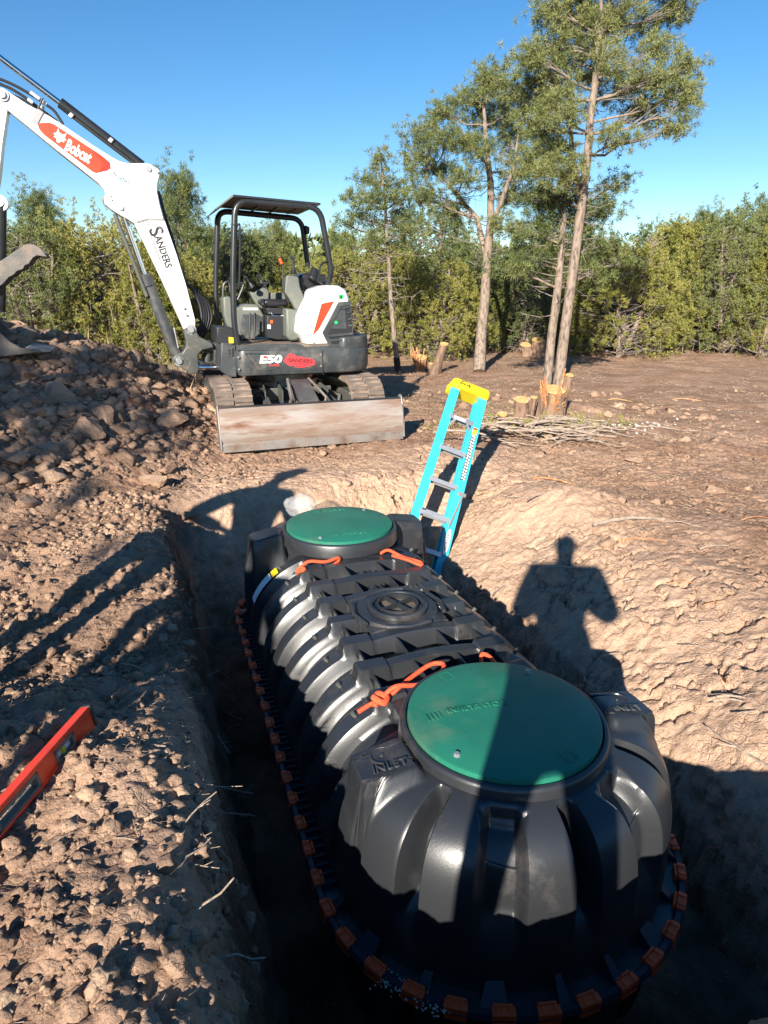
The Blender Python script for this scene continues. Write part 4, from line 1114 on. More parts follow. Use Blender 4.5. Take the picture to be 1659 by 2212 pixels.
plate('teal_line', tr([(803, 985), (874, 1031), (874, 1034), (803, 988)], z1, BA - .0195), BA - .0215, BA - .019, M['teal_print'], boom)
# contractor decal on the lower boom
def boom_text(t, a, b_, size, m, bold=0.0, nm='contractor_name', shear=0):
    q0 = Vector(p3(L(*z1(*a), BA), BA - .0025)); q1 = Vector(p3(L(*z1(*b_), BA), BA - .0025)); xd = (q1 - q0).normalized(); yd = Vector((-xd.z, 0, xd.x))
    return fit_text(nm, t, size, q0, q1, m, boom, bold)
boom_text('S', (1066, 1322), (1090, 1375), .21, M['decal_black'], .004)
boom_text('ANDERS', (1088, 1376), (1168, 1596), .105, M['decal_black'], .003)
boom_text('EXCAVATION LLC', (1040, 1375), (1118, 1575), .040, M['decal_grey'], .0005, 'trade_line')
boom_text('505 610 1505', (1030, 1410), (1088, 1545), .026, M['decal_grey'], 0, 'phone_number')
for ribbon in ([(1010, 1330), (1035, 1280), (1060, 1300), (1120, 1330), (1118, 1370), (1140, 1420), (1150, 1480), (1178, 1540), (1182, 1610)], [(1008, 1325), (1015, 1370), (1050, 1430), (1090, 1500), (1115, 1580), (1140, 1618)], [(1040, 1375), (1070, 1440), (1098, 1510), (1130, 1590)], [(1140, 1575), (1160, 1620), (1185, 1600)], [(1025, 1280), (1035, 1310), (1065, 1290), (1085, 1310)]):
    b = MB(); b.tube([p3(L(*z1(*q), BA), BA - .001) for q in ribbon], .0045, 5); b.build('decal_outline', M['decal_grey'], boom)
plate('data_label', tr([(1022, 975), (1060, 990), (1062, 1020), (1020, 1005)], z1, BA - .0195), BA - .0215, BA - .019, mat('pale_label', (.68, .68, .66), .5), boom)
for q, r_ in (((1030, 920), .045), ((838, 1187), .045), ((20, 408), .058), ((1090, 942), .018), ((768, 1105), .012), ((775, 1132), .012), ((1275, 1877), .014), ((1290, 1923), .014)):
    b = MB(); c_ = p3(L(*z1(*q), BA), BA - .017); b.lathe([(0, .022), (r_ * .55, .022), (r_ * .62, .016), (r_ * .62, 0), (r_, 0), (r_, -.016)], c_, (0, -1, 0), 20); b.build('pin', M['alu'], boom, smooth=True, angle=30)
plate('hose_clamp_plate', tr([(222, 590), (255, 520), (270, 505), (305, 530), (265, 605)], z1, BA - .003), BA - .012, BA - .002, M['decal_grey'], boom)
plate('knuckle_bracket', tr([(700, 1120), (722, 1105), (718, 1145), (735, 1175), (715, 1150)], z1, BA - .01), BA + .0, BB - .01, M['rust'], exc)

# --- cylinders
def cyl(name, a, b_, yl, r0, m, zf=z1, n=18):
    c = MB(); c.tube([p3(L(*zf(*a), yl), yl), p3(L(*zf(*b_), yl), yl)], r0, n); return c.build(name, m, exc, smooth=True, angle=50)
cyl('arm_cylinder_rod', (-190, 5), (425, 468), -.16, .026, M['chrome'])
ac = cyl('arm_cylinder', (420, 462), (985, 895), -.16, .052, M['blackm'])
cyl('arm_cylinder_pipe', (520, 570), (930, 880), -.22, .014, M['hose'])
for q in ((495, 550), (770, 720)):
    b = MB(); c_ = Vector(p3(L(*z1(*q), -.215), -.215)); b.box(c_, (.04, .03, .05), Matrix.Rotation(R(40), 3, 'Y')); b.build('pipe_clamp', M['alu'], ac, bevel=.005)
cyl('boom_cylinder_rod', (838, 1187), (1000, 1650), -.16, .030, M['chrome'])
bc = cyl('boom_cylinder', (1018, 1690), (1222, 2190), -.16, .066, M['char'])
b = MB(); a_ = Vector(p3(L(*z1(998, 1645), -.16), -.16)); d_ = (Vector(p3(L(*z1(1030, 1725), -.16), -.16))); b.tube([a_, d_], .078, 20); b.build('cylinder_head', M['char'], bc, bevel=.006)
cyl('cylinder_shield', (795, 1225), (1018, 1795), -.225, .022, M['grey'])
cyl('grease_line', (1205, 2010), (1235, 2150), -.28, .010, M['alu'])

# --- hoses
def hose(name, pts, yl, r, zf=z1, yd=None):
    P = [p3(L(*zf(*p), yl if yd is None else yd[i]), yl if yd is None else yd[i]) for i, p in enumerate(pts)]
    b = MB(); b.tube(smooth_path(P, 6), r, 8); return b.build(name, M['hose'], exc, smooth=True)
hose('hydraulic_hose', [(-60, 285), (20, 305), (120, 350), (200, 395), (265, 435), (330, 480), (380, 520), (440, 610)], -.18, .014)
hose('hydraulic_hose', [(-60, 300), (10, 335), (80, 365), (170, 420), (250, 480), (330, 540), (400, 590)], -.14, .014)
hose('hydraulic_hose', [(-40, 380), (60, 400), (160, 440), (240, 490), (330, 550)], -.10, .013)
for k, dx in enumerate((0, 12, 24, 38, 52)):
    hose('hydraulic_hose', [(1095, 1070), (1130, 1200), (1200, 1420 + 4 * dx), (1275, 1680), (1325, 1740), (1375 + dx, 1830), (1395 + dx * 1.3, 1920), (1385 + dx * 1.2, 2000), (1350 + dx, 2060 + dx * .3)], -.12 + .02 * k, .018)
b = MB()
for q in ((232, 402), (262, 425), (215, 450), (290, 490), (310, 462)):
    c_ = Vector(p3(L(*z1(*q), -.18), -.18)); b.box(c_, (.055, .03, .035), Matrix.Rotation(R(35), 3, 'Y'))
b.build('hose_fitting', M['alu'], exc, bevel=.004)
b = MB(); b.tube([p3(L(*z1(300, 430), -.22), -.22), p3(L(*z1(255, 530), -.24), -.24)], .010, 6); b.build('hose_stay', M['blackm'], exc)

# --- arm, bucket link, thumb, bucket (mostly beyond the left edge, built whole)
arm = plate('arm', tr([(-25, 385), (25, 470), (58, 505), (20, 760), (0, 960), (-60, 1300), (-150, 1560), (-215, 1560), (-220, 1300), (-160, 800), (-120, 560), (-210, 30), (-150, 10), (-60, 300)], z1, -.24), -.24, -.08, M['white'], bevel=.006)
b = MB(); b.tube([p3(L(*z1(10, 1150), -.16), -.16), p3(L(*z1(5, 1900), -.16), -.16)], .055, 18); bcy = b.build('bucket_cylinder', M['blackm'], exc, smooth=True, angle=50)
b = MB(); b.lathe([(0, .06), (.035, .06), (.035, .045), (.075, .045), (.075, -.04), (0, -.04)], p3(L(*z1(8, 1155), -.16), -.16), (0, -1, 0), 24); b.build('cylinder_eye', M['white'], bcy, smooth=True, angle=30)
th = tr([(-120, 1680), (-60, 1600), (0, 1560), (90, 1500), (170, 1443), (200, 1435), (240, 1438), (285, 1465), (333, 1525), (300, 1522), (262, 1515), (235, 1530), (220, 1550), (205, 1575), (180, 1582), (165, 1610), (125, 1622), (105, 1645), (65, 1668), (30, 1710), (0, 1730), (-90, 1790)], z1, -.28)
thumb = MB()
for ya, yb in ((-.30, -.275), (-.13, -.105), (.04, .065)): thumb.prism(th, ya, yb, XZ)
thumb.bar((th[0][0], -.28, th[0][1]), (th[0][0], .05, th[0][1]), .06, .06); thumb.bar((th[2][0] , -.28, th[2][1] - .05), (th[2][0], .05, th[2][1] - .05), .05, .05)
thumb.build('thumb', M['dsteel'], exc, bevel=.005)
bk = tr([(-330, 1850), (-280, 1870), (-160, 1905), (-70, 1965), (0, 2040), (70, 2105), (150, 2150), (280, 2165), (285, 2180), (30, 2212), (-120, 2205), (-230, 2160), (-320, 2060), (-355, 1940)], z1, -.45)
ins = tr([(-310, 1880), (-270, 1890), (-160, 1925), (-70, 1985), (0, 2060), (70, 2125), (150, 2170), (282, 2172), (285, 2180), (30, 2200), (-115, 2190), (-215, 2145), (-300, 2050), (-335, 1940)], z1, -.45)
bkm = MB()
side = bk
bkm.prism(side, -.47, -.445, XZ); bkm.prism(side, .125, .15, XZ)
bucket = bkm.build('bucket', M['dsteel'], exc, bevel=.006)
sh = MB(); floor_ = tr([(285, 2180), (30, 2212), (-120, 2205), (-230, 2160), (-320, 2060), (-355, 1940), (-330, 1850), (-300, 1850), (-325, 1940), (-290, 2050), (-205, 2140), (-110, 2183), (30, 2190), (150, 2172), (285, 2172)], z1, -.45)
sh.prism(floor_, -.445, .125, XZ); sh.build('bucket_shell', M['steel'], bucket)
lip = MB(); e0 = L(*z1(285, 2176), -.45)
for k in range(5):
    yy = -.41 + k * .125
    t_ = MB(); t_.add([(e0[0] - .14, yy - .035, e0[1] - .02), (e0[0] - .14, yy + .035, e0[1] - .02), (e0[0] - .14, yy + .035, e0[1] + .05), (e0[0] - .14, yy - .035, e0[1] + .05), (e0[0] + .10, yy - .022, e0[1] - .006), (e0[0] + .10, yy + .022, e0[1] - .006), (e0[0] + .10, yy + .022, e0[1] + .010), (e0[0] + .10, yy - .022, e0[1] + .010)],
          [(0, 1, 2, 3), (7, 6, 5, 4), (0, 4, 5, 1), (1, 5, 6, 2), (2, 6, 7, 3), (3, 7, 4, 0)]); t_.build('bucket_tooth', M['steel'], bucket, bevel=.003)
lk = MB(); lk.prism(tr([(-200, 1520), (-140, 1500), (-10, 1880), (-40, 1930), (-230, 1930), (-300, 1870)], z1, -.3), -.20, -.12, XZ); lk.build('bucket_link', M['grey'], exc, bevel=.006)

# --- skirt lettering
def skirt_text(t, a, b_, size, m, bold=0, nm='model_number', off=.0015, shear=0):
    yl = -.9205 - off; q0 = Vector(p3(L(*z2(*a), yl), yl)); q1 = Vector(p3(L(*z2(*b_), yl), yl))
    return fit_text(nm, t, size, q0, q1, m, skirt, bold, shear)
skirt_text('E50', (550, 1265), (707, 1263), .115, M['decal_white'], .005, shear=.15)
skirt_text('R2-SERIES', (618, 1304), (690, 1302), .028, M['pinkred'], .001, 'series_name', shear=.15)
plate('red_mark', tr([(575, 1238), (600, 1238), (606, 1252), (580, 1252)], z2, -.924), -.926, -.924, M['red'], skirt)
plate('contractor_badge', tr([(715, 1275), (735, 1245), (760, 1218), (790, 1228), (810, 1242), (830, 1240), (860, 1250), (915, 1258), (932, 1275), (930, 1300), (895, 1310), (868, 1312), (860, 1320), (800, 1318), (798, 1306), (760, 1308), (740, 1296)], z2, -.921), -.9235, -.919, M['pinkred'], skirt)
skirt_text('SANDERS', (752, 1268), (918, 1276), .058, M['darkred'], .002, 'badge_name', .0035)
skirt_text('EXCAVATION LLC', (785, 1293), (890, 1297), .022, M['darkred'], 0, 'badge_line', .0035)
skirt_text('505 610 1505', (805, 1312), (862, 1314), .016, M['darkred'], 0, 'badge_number', .0035)
exc.location.z = float(np.mean(gzs([-1.9, -.6, -1.2, -1.7], [7.6, 8.1, 9.3, 9.0]))) - .02
# ------------------------------------------------------------ stepladder leaning in the pit
lu = Vector((.50, .92, 1.42)).normalized(); lw0 = Vector((.95, .02, -.48)); lw = (lw0 - lu * lw0.dot(lu)).normalized(); ln = lu.cross(lw)   # ln: depth of the rails
if ln.y > 0: ln = -ln
def place_ladder():
    # feet by sight line: middle of the foot about (925,1262) at depth Y 4.75
    foot = at_y(893, 1262, 4.72)
    t = empty('stepladder', foot)
    rot = Matrix((( lw.x, -ln.x, lu.x), (lw.y, -ln.y, lu.y), (lw.z, -ln.z, lu.z)))
    t.rotation_euler = rot.to_euler()
    return t
ladder = place_ladder()
tag(ladder, 'folded turquoise stepladder with yellow top leaning out of the pit', 'ladder')
LH = 1.72
def rail_x(s, h): return s * (.150 - .042 * h / LH)
def rail(s, depth0, name, zlo, zhi, wd=.078, th=.022):
    m = MB()
    a = Vector((rail_x(s, zlo), depth0, zlo)); b = Vector((rail_x(s, zhi), depth0, zhi))
    # channel: web plus two flanges turned outwards
    m.bar(a, b, .006, wd, (0, 1, 0))
    for e in (-1, 1): m.bar(a + Vector((s * .014, e * (wd / 2 - .003), 0)), b + Vector((s * .014, e * (wd / 2 - .003), 0)), .030, .006, (0, 1, 0))
    m.bar(a + Vector((s * -.004, 0, 0)), b + Vector((s * -.004, 0, 0)), .004, .012, (0, 1, 0))
    return m.build(name, M['blue'], ladder)
for s in (-1, 1):
    r = rail(s, 0, 'front_rail', 0, LH)
    rail(s * .93, .088, 'rear_rail', .02, LH - .02, .050)
for k in range(5):
    h = .30 + k * .285; w = abs(rail_x(1, h)) * 2 - .012
    m = MB(); m.box((0, 0, h), (w, .088, .004)); m.box((0, -.044, h - .016), (w, .004, .036)); m.box((0, .044, h - .012), (w, .004, .024))
    for q in (-.03, -.015, 0, .015, .03): m.box((0, q, h + .003), (w, .003, .003))
    st_ = m.build('step', M['alu'], ladder)
for h in (.18, .62, 1.2):
    m = MB(); w = abs(rail_x(.93, h)) * 2; m.box((0, .095, h), (w, .004, .035)); m.build('rear_brace', M['alu'], ladder)
m = MB(); hh = .30 + 4 * .285; wv = abs(rail_x(1, hh))
for s in (-1, 1): m.bar((s * (wv - .01), -.04, hh - .10), (s * (wv - .07), -.04, hh - .02), .018, .003, (0, 1, 0))
m.build('step_brace', M['alu'], ladder)
top = MB(); top.prism([(-.168, -.065), (-.14, -.085), (.14, -.085), (.168, -.065), (.168, .11), (.13, .135), (-.13, .135), (-.168, .11)], LH - .055, LH + .022, lambda u, w, z: (u, w, z))
cap = top.build('top_cap', M['yellow'], ladder, bevel=.010)
m = MB(); m.lathe([(.035, 0), (.035, .002), (.029, .002)], (0, 0, 0), (0, -1, 0), 28)
for v in range(len(m.v)):
    x_, y_, z_ = m.v[v]; m.v[v] = (x_ * 1.4 - .065, y_ - .087, z_ * .72 + LH - .012)
m.build('oval_logo', M['decal_black'], cap)
lettering('maker_name', 'WERNER', .022, (-.065, -.0885, LH - .012), (1, 0, 0), (0, 0, 1), M['decal_black'], cap, bold=.0005)
m = MB()
for q in (-.10, -.02): m.box((q, -.0862, LH + .011), (.022, .004, .004))
m.build('cap_slot', M['decal_black'], cap)
for q in ((.05, LH - .01), (.09, LH - .01), (.13, LH - .035), (.07, LH - .035)):
    m = MB(); m.lathe([(0, .004), (.005, .003), (.006, 0)], (q[0], -.0855, q[1]), (0, -1, 0), 8); m.build('rivet', M['yellow'], cap)
# stickers on the inner/front face of the right rail
RX = lambda h: rail_x(1, h)
def rail_sticker(name, h0, h1, m_, wd=.05, y_=-.0, parent=ladder):
    b = MB(); a = Vector((RX(h0) - .0085, y_, h0)); c = Vector((RX(h1) - .0085, y_, h1)); b.bar(a, c, .0015, wd, (0, 1, 0)); return b.build(name, m_, parent)
# front flange faces the viewer: labels sit on a wide front face
ff = MB()
for s in (-1, 1):
    a = Vector((rail_x(s, 0) + s * .018, -.0405, 0)); b = Vector((rail_x(s, LH) + s * .018, -.0405, LH - .05)); ff.bar(a, b, .078, .004, (0, 1, 0))
ff.build('rail_face', M['blue'], ladder)
def face_pt(h, dx=0): return Vector((rail_x(1, h) + .018 + dx, -.0435, h))
m = MB(); m.bar(face_pt(1.40), face_pt(1.335), .040, .001, (0, 1, 0)); m.build('warning_sticker', M['ylabel'], ladder)
m = MB(); m.bar(face_pt(1.40), face_pt(1.38), .040, .0022, (0, 1, 0)); m.build('warning_band', M['red'], ladder)
m = MB(); m.bar(face_pt(1.33), face_pt(.93), .042, .001, (0, 1, 0)); ls = m.build('pictogram_strip', M['decal_black'], ladder)
m = MB()
for k in range(16):
    for c in (0, 1):
        h = 1.322 - k * .025; p = face_pt(h - .006 * c, -.009 + .019 * c) + Vector((0, -.0008, 0)); m.box(p, (.012, .0012, .015))
m.build('pictograms', M['decal_white'], ls)
m = MB(); n_ = 20; hc = .40
ring = [(math.cos(2 * math.pi * k / n_) * .022, math.sin(2 * math.pi * k / n_) * .11) for k in range(n_)]
m.prism(ring, 0, .0012, lambda u, w, t: tuple(face_pt(hc + w, u) + Vector((0, -t, 0)))); ov = m.build('oval_sticker', M['decal_white'], ladder)
m = MB(); ring2 = [(a * 1.15, b * 1.06) for a, b in ring]; m.prism(ring2, -.0004, .0004, lambda u, w, t: tuple(face_pt(hc + w, u) + Vector((0, -t, 0)))); m.build('oval_edge', mat('navy_print', (.01, .04, .07), .5), ov)
lettering('maker_name', 'WERNER', .034, face_pt(hc) + Vector((0, -.002, 0)), (-.05, 0, 1), (-1, 0, -.05), M['decal_black'], ov, bold=.0008)
m = MB(); a = face_pt(.80, .03); b = face_pt(.52, -.02); m.bar(a + Vector((0, -.012, 0)), b + Vector((0, -.012, 0)), .014, .006, (0, 1, 0)); m.bar(face_pt(.80, .045) + Vector((0, .03, 0)), face_pt(.56, .035) + Vector((0, .03, 0)), .016, .006, (0, 1, 0)); m.box(face_pt(.81, .02) + Vector((0, -.01, 0)), (.07, .02, .03)); m.build('spreader_bar', M['steel'], ladder, bevel=.002)
m = MB()
for s in (-1, 1): m.box((rail_x(s, 0) + s * .008, 0, -.01), (.05, .095, .05))
m.build('rubber_foot', M['bplastic'], ladder, bevel=.006)
lf = MB(); lf.box((-.02, -.0455, .30 + 4 * .285 - .016), (.10, .0015, .022)); lf.build('step_label', M['decal_white'], ladder)

# ------------------------------------------------------------ red spirit level on the left bank
pz_ = max(float(gzs([-.98], [1.86])[0]), float(gzs([-1.0], [1.4])[0])) + .045
pa_ = at_z(190, 1548, pz_); pb_ = at_z(-2, 1768, pz_)
lv = (pb_ - pa_); lv.z = -.0; ld = lv.normalized()
lev = empty('spirit_level', pa_, 0)
lev_up = Vector((-.15, .05, 1)).normalized(); lx = ld; ly = lev_up.cross(lx).normalized(); lz = lx.cross(ly)
lev.rotation_euler = Matrix(((lx.x, ly.x, lz.x), (lx.y, ly.y, lz.y), (lx.z, ly.z, lz.z))).to_euler()
tag(lev, 'long red box level with yellow vials lying on the left bank', 'spirit level')
m = MB()
LH2, LW = .075, .032
ws = [(.10, .20), (.28, .46), (.62, .74), (.95, 1.12)]
xs = [0]
for a, b in ws: xs += [a, b]
xs.append(1.22)
hz = .022
m.box((.61, 0, -LH2 / 2 + .005), (1.22, LW, .010)); m.box((.61, 0, LH2 / 2 - .008), (1.22, LW, .016))
for a, b in zip(xs[0::2], xs[1::2]): m.box(((a + b) / 2, 0, 0), (b - a, LW - .004, LH2 - .012))
body = m.build('level_body', M['level'], lev, bevel=.0025)
for i, (a, b) in enumerate(ws):
    f = MB(); t_ = .012
    f.box(((a + b) / 2, 0, LH2 / 2 - .0225), (b - a, LW - .001, .012)); f.box(((a + b) / 2, 0, -LH2 / 2 + .015), (b - a, LW - .001, .010)); f.box((a + .006, 0, -.004), (.012, LW - .001, .05)); f.box((b - .006, 0, -.004), (.012, LW - .001, .05))
    f.build('window_frame', M['plastic'], lev, bevel=.002)
    if i in (0, 2, 3):
        v = MB(); c = ((a + b) / 2); tl = .030
        if i == 2: v.tube([(c - .03, 0, 0), (c + .03, 0, 0)], .010, 12)
        else: v.tube([(c, 0, -.022), (c, 0, .018)], .010, 12)
        v.build('vial', M['vial'], lev, smooth=True)
        v = MB(); v.box((c, 0, -.003), (b - a - .024, .004, .035)); v.build('vial_plate', M['decal_white'], lev)
m = MB(); m.box((-.006, 0, 0), (.014, LW + .004, LH2 + .003)); m.build('end_cap', M['bplastic'], lev, bevel=.003)

# ------------------------------------------------------------ plastic bag behind the far lid
bc0 = tank_pt(2.72, .12, .06)
bmm = bmesh.new(); bmesh.ops.create_icosphere(bmm, subdivisions=4, radius=1)
for v in bmm.verts:
    c = v.co; n_ = fbm(np.array([c.x * 2.2]), np.array([c.y * 2.2]), np.array([c.z * 2.2]), oct=3, s=5)[0]
    r_ = 1 + .28 * n_ + .10 * abs(fbm(np.array([c.x * 6.]), np.array([c.y * 6.]), np.array([c.z * 6.]), oct=2, s=8)[0])
    v.co = Vector((c.x * .11, c.y * .09, c.z * .085)) * r_
me = bpy.data.meshes.new('plastic_bag'); bmm.to_mesh(me); bmm.free(); me.polygons.foreach_set('use_smooth', np.ones(len(me.polygons), bool))
bagp = at_y(648, 1092, 4.75)
bag = link_mesh('plastic_bag', me, M['bag']); bag.location = bagp
tag(bag, 'crumpled clear plastic bag behind the far green lid', 'plastic bag')
# ------------------------------------------------------------ trees
def tufts(tips, dirs, k, length, width, spread, g, up=.25):
    """needle triangles round every tip"""
    n = len(tips)
    P = np.repeat(tips, k, 0); D = np.repeat(dirs, k, 0)
    rnd = g.normal(size=(n * k, 3)); rnd /= np.linalg.norm(rnd, axis=1)[:, None]
    d = D * (1 - spread) + rnd * spread; d[:, 2] += up * .5
    d /= np.linalg.norm(d, axis=1)[:, None] + 1e-9
    side = np.cross(d, g.normal(size=(n * k, 3))); side /= np.linalg.norm(side, axis=1)[:, None] + 1e-9
    L_ = length * g.uniform(.6, 1.2, (n * k, 1)); W_ = width * g.uniform(.7, 1.3, (n * k, 1))
    o = P + rnd * length * .25
    a = o - side * W_ / 2; b = o + side * W_ / 2; c = o + d * L_
    V = np.stack([a, b, c], 1).reshape(-1, 3); F = np.arange(len(V)).reshape(-1, 3)
    return V, F
def along(path, t):
    L_ = [0]
    for i in range(len(path) - 1): L_.append(L_[-1] + (path[i + 1] - path[i]).length)
    s = t * L_[-1]
    for i in range(len(path) - 1):
        if s <= L_[i + 1] or i == len(path) - 2:
            u = (s - L_[i]) / max(L_[i + 1] - L_[i], 1e-6); return path[i].lerp(path[i + 1], u)
def bent(a, b, g, sag=.12, n=5):
    d = b - a; out = [a]
    off = Vector(g.normal(size=3)) * d.length * .07 + Vector((0, 0, -sag * d.length))
    for k in range(1, n):
        t = k / n; out.append(a.lerp(b, t) + off * (4 * t * (1 - t)) * .5 + Vector(g.normal(size=3)) * d.length * .02)
    out.append(b); return out
def tree_from_blobs(trunks, blobs, seed, tips_per=11, needles=9, nl=.075, nw=.010, clump=.13, dead=20, limb_r=.022, spread=.65, twig=True, up=.25):
    """trunks: [(path,[radii])]; blobs: (centre, radii(3), n_sub, trunk index)"""
    g = np.random.default_rng(seed); tb = MB(); tw = MB(); T = []; D = []
    trunks = [(p_, [q_ * .86 for q_ in r_]) for p_, r_ in trunks]
    for path, rr in trunks: tb.tube(path, rr, 10)
    for c, rad, ns, ti in blobs:
        path = trunks[ti][0]; c = Vector(c)
        best = min(np.linspace(0.05, .99, 40), key=lambda t: abs(along(path, t).z - (c.z - .28 * ((c.xy - along(path, t).xy).length) - .05)))
        root = along(path, best); limb = bent(root, c, g, .10)
        tb.tube(limb, list(np.linspace(limb_r * (1.2 - .5 * best), .008, len(limb))), 6)
        for s in range(int(ns * .88)):
            q = g.normal(size=3); q /= np.linalg.norm(q); q *= g.uniform(.35, 1.0) ** .6
            sc = c + Vector((q[0] * rad[0], q[1] * rad[1], q[2] * rad[2]))
            st = along(limb, g.uniform(.35, 1.0)); br = bent(st, sc, g, -.05, 3)
            if twig: tw.tube(br, [.0065, .005, .004, .003], 4, False)
            outd = np.array((sc - root).normalized())
            pts = np.array(sc) + g.normal(size=(tips_per, 3)) * clump * np.array([.6, .6, .45]); T.append(pts)
            dd = pts - np.array(sc) + outd * clump * .8; D.append(dd / (np.linalg.norm(dd, axis=1)[:, None] + 1e-9))
    for _ in range(dead):
        path = trunks[int(g.integers(len(trunks)))][0]; t = g.uniform(.35, .8); a = along(path, t); an = g.uniform(0, 6.28); l = g.uniform(.25, .9)
        b = a + Vector((math.cos(an) * l, math.sin(an) * l, g.uniform(-.2, .25) * l)); P = bent(a, b, g, .05, 4); tw.tube(P, [.010, .008, .006, .004, .003], 4, False)
        for _ in range(3):
            s = along(P, g.uniform(.4, .95)); e = s + Vector(g.normal(size=3)) * .13; tw.tube([s, e], [.004, .002], 3, False)
    T = np.concatenate(T); D = np.concatenate(D)
    V, F = tufts(T, D, needles, nl, nw, spread, g, up)
    return tb, tw, V, F
def put_tree(name, label, group, trunks, blobs, seed, matf, barkm, base, **kw):
    # base: the foot of the trunk; geometry stays relative to it
    base = Vector(base)
    tr_ = [([Vector(p) - base for p in path], rr) for path, rr in trunks]
    bl_ = [(Vector(c) - base, r_, n_, t_) for c, r_, n_, t_ in blobs]
    tb, tw, V, F = tree_from_blobs(tr_, bl_, seed, **kw)
    root = empty(name, base); tag(root, label, 'tree', group)
    t = tb.build('trunk', M[barkm], root, smooth=True, angle=60)
    if tw.v: tw.build('dead_twigs', M['barkd'], root)['kind'] = 'stuff'
    me = np_mesh('crown', V, F); me.materials.append(M[matf]); c = link_mesh('crown', me, None, root); c['kind'] = 'stuff'
    return root
def Pz(px, py, Y): return at_y(px, py, Y)
def vb(px, py, rx, ry, Y, n, ti=0, dy=0.0, ry3=None):
    """foliage cluster seen about (px,py) with radii in sight pixels at depth Y+dy"""
    c = at_y(px, py, Y + dy); k = (c.y * _C - (c.z - EYE) * _S) / 1426
    return (c, (rx * k, (ry3 or rx) * k * .8, ry * k), n, ti)
# tall leaning pine with twin trunk
Y0 = 10.75
foot = at_z(1203, 848, gz(2.78, 10.7)); foot2 = at_z(1180, 846, gz(2.64, 10.8))
k1 = [foot, Pz(1222, 700, Y0 - .05), Pz(1240, 570, Y0 - .05), Pz(1258, 430, Y0 - .1), Pz(1270, 330, Y0 - .1), Pz(1276, 250, Y0 - .1), Pz(1288, 150, Y0 - .1), Pz(1296, 60, Y0 - .1), Pz(1302, -70, Y0 - .1)]
k1b = [Pz(1276, 250, Y0 - .1), Pz(1300, 120, Y0), Pz(1315, 20, Y0), Pz(1330, -60, Y0)]
k2 = [Pz(1256, 440, Y0), Pz(1246, 380, Y0 + .05), Pz(1235, 330, Y0 + .1), Pz(1232, 230, Y0 + .1), Pz(1225, 120, Y0 + .1)]
B1_ = [vb(1195, 95, 45, 45, Y0, 34), vb(1150, 125, 38, 25, Y0, 22, 0, -.4), vb(1140, 190, 40, 30, Y0, 30, 0, .3), vb(1185, 185, 45, 45, Y0, 40), vb(1215, 240, 50, 40, Y0, 36, 0, -.5), vb(1160, 255, 42, 35, Y0, 34, 0, .2),
       vb(1190, 310, 55, 35, Y0, 40, 0, .4), vb(1155, 350, 40, 30, Y0, 28), vb(1210, 370, 50, 40, Y0, 40, 0, -.5), vb(1185, 20, 30, 35, Y0, 24), vb(1240, 40, 40, 45, Y0, 38, 0, .4), vb(1250, 130, 45, 50, Y0, 38, 0, .5),
       vb(1290, 60, 40, 50, Y0, 34), vb(1290, 190, 40, 40, Y0, 24, 0, .5), vb(1340, 20, 40, 35, Y0, 26), vb(1390, 60, 35, 30, Y0, 20, 0, .3), vb(1430, 110, 45, 22, Y0, 24), vb(1470, 20, 45, 25, Y0, 26, 0, .2), vb(1455, -30, 50, 25, Y0, 20),
       vb(1400, 170, 55, 22, Y0, 30, 0, -.3), vb(1470, 200, 45, 20, Y0, 22), vb(1480, 150, 30, 22, Y0, 16), vb(1485, 215, 30, 25, Y0, 16, 0, -.2), vb(1380, 250, 60, 20, Y0, 26, 0, .2), vb(1455, 275, 45, 16, Y0, 18), vb(1330, 300, 50, 20, Y0, 20, 0, -.4),
       vb(1345, 190, 40, 30, Y0, 22, 0, .5), vb(1320, 120, 30, 40, Y0, 18, 0, -.3), vb(1230, -40, 60, 40, Y0, 30), vb(1330, -50, 60, 40, Y0, 30), vb(1240, 430, 50, 25, Y0, 22, 0, .6), vb(1175, 420, 40, 25, Y0, 22, 0, .5)]
put_tree('pine_tree', 'tallest pine, its long bare trunk leaning right behind the torn stump, top out of frame', None,
         [(k1, [.105, .092, .086, .078, .070, .060, .046, .036, .02]), (k2, [.05, .045, .04, .03, .02]), (k1b, [.045, .035, .025, .015])], B1_, 11, 'pine', 'bark', foot, tips_per=6, needles=28, nl=.070, nw=.0085, clump=.16, dead=22, spread=.8)
k3 = [foot2, Pz(1192, 720, Y0 + .1), Pz(1207, 610, Y0 + .1), Pz(1213, 540, Y0 + .15), Pz(1218, 440, Y0 + .2), Pz(1225, 360, Y0 + .2)]
B2_ = [vb(1180, 440, 50, 28, Y0, 30, 0, .3), vb(1240, 470, 60, 30, Y0, 34, 0, .5), vb(1300, 450, 45, 22, Y0, 24, 0, .4), vb(1160, 500, 45, 25, Y0, 28, 0, .2), vb(1225, 530, 60, 28, Y0, 34, 0, .5), vb(1290, 520, 50, 25, Y0, 26, 0, .4),
       vb(1150, 560, 50, 22, Y0, 26, 0, .2), vb(1100, 575, 50, 16, Y0, 20, 0, -.2), vb(1250, 590, 60, 22, Y0, 26, 0, .5), vb(1320, 560, 45, 20, Y0, 18, 0, .5), vb(1195, 600, 50, 16, Y0, 20, 0, .4), vb(1320, 400, 30, 20, Y0, 14, 0, .3)]
put_tree('pine_tree', 'lower pine with slim pale trunk pressed against the left side of the tallest trunk', None,
         [(k3, [.088, .080, .074, .062, .045, .02])], B2_, 12, 'pine', 'bark', foot2, tips_per=6, needles=28, nl=.072, nw=.0085, clump=.17, dead=26, spread=.8)
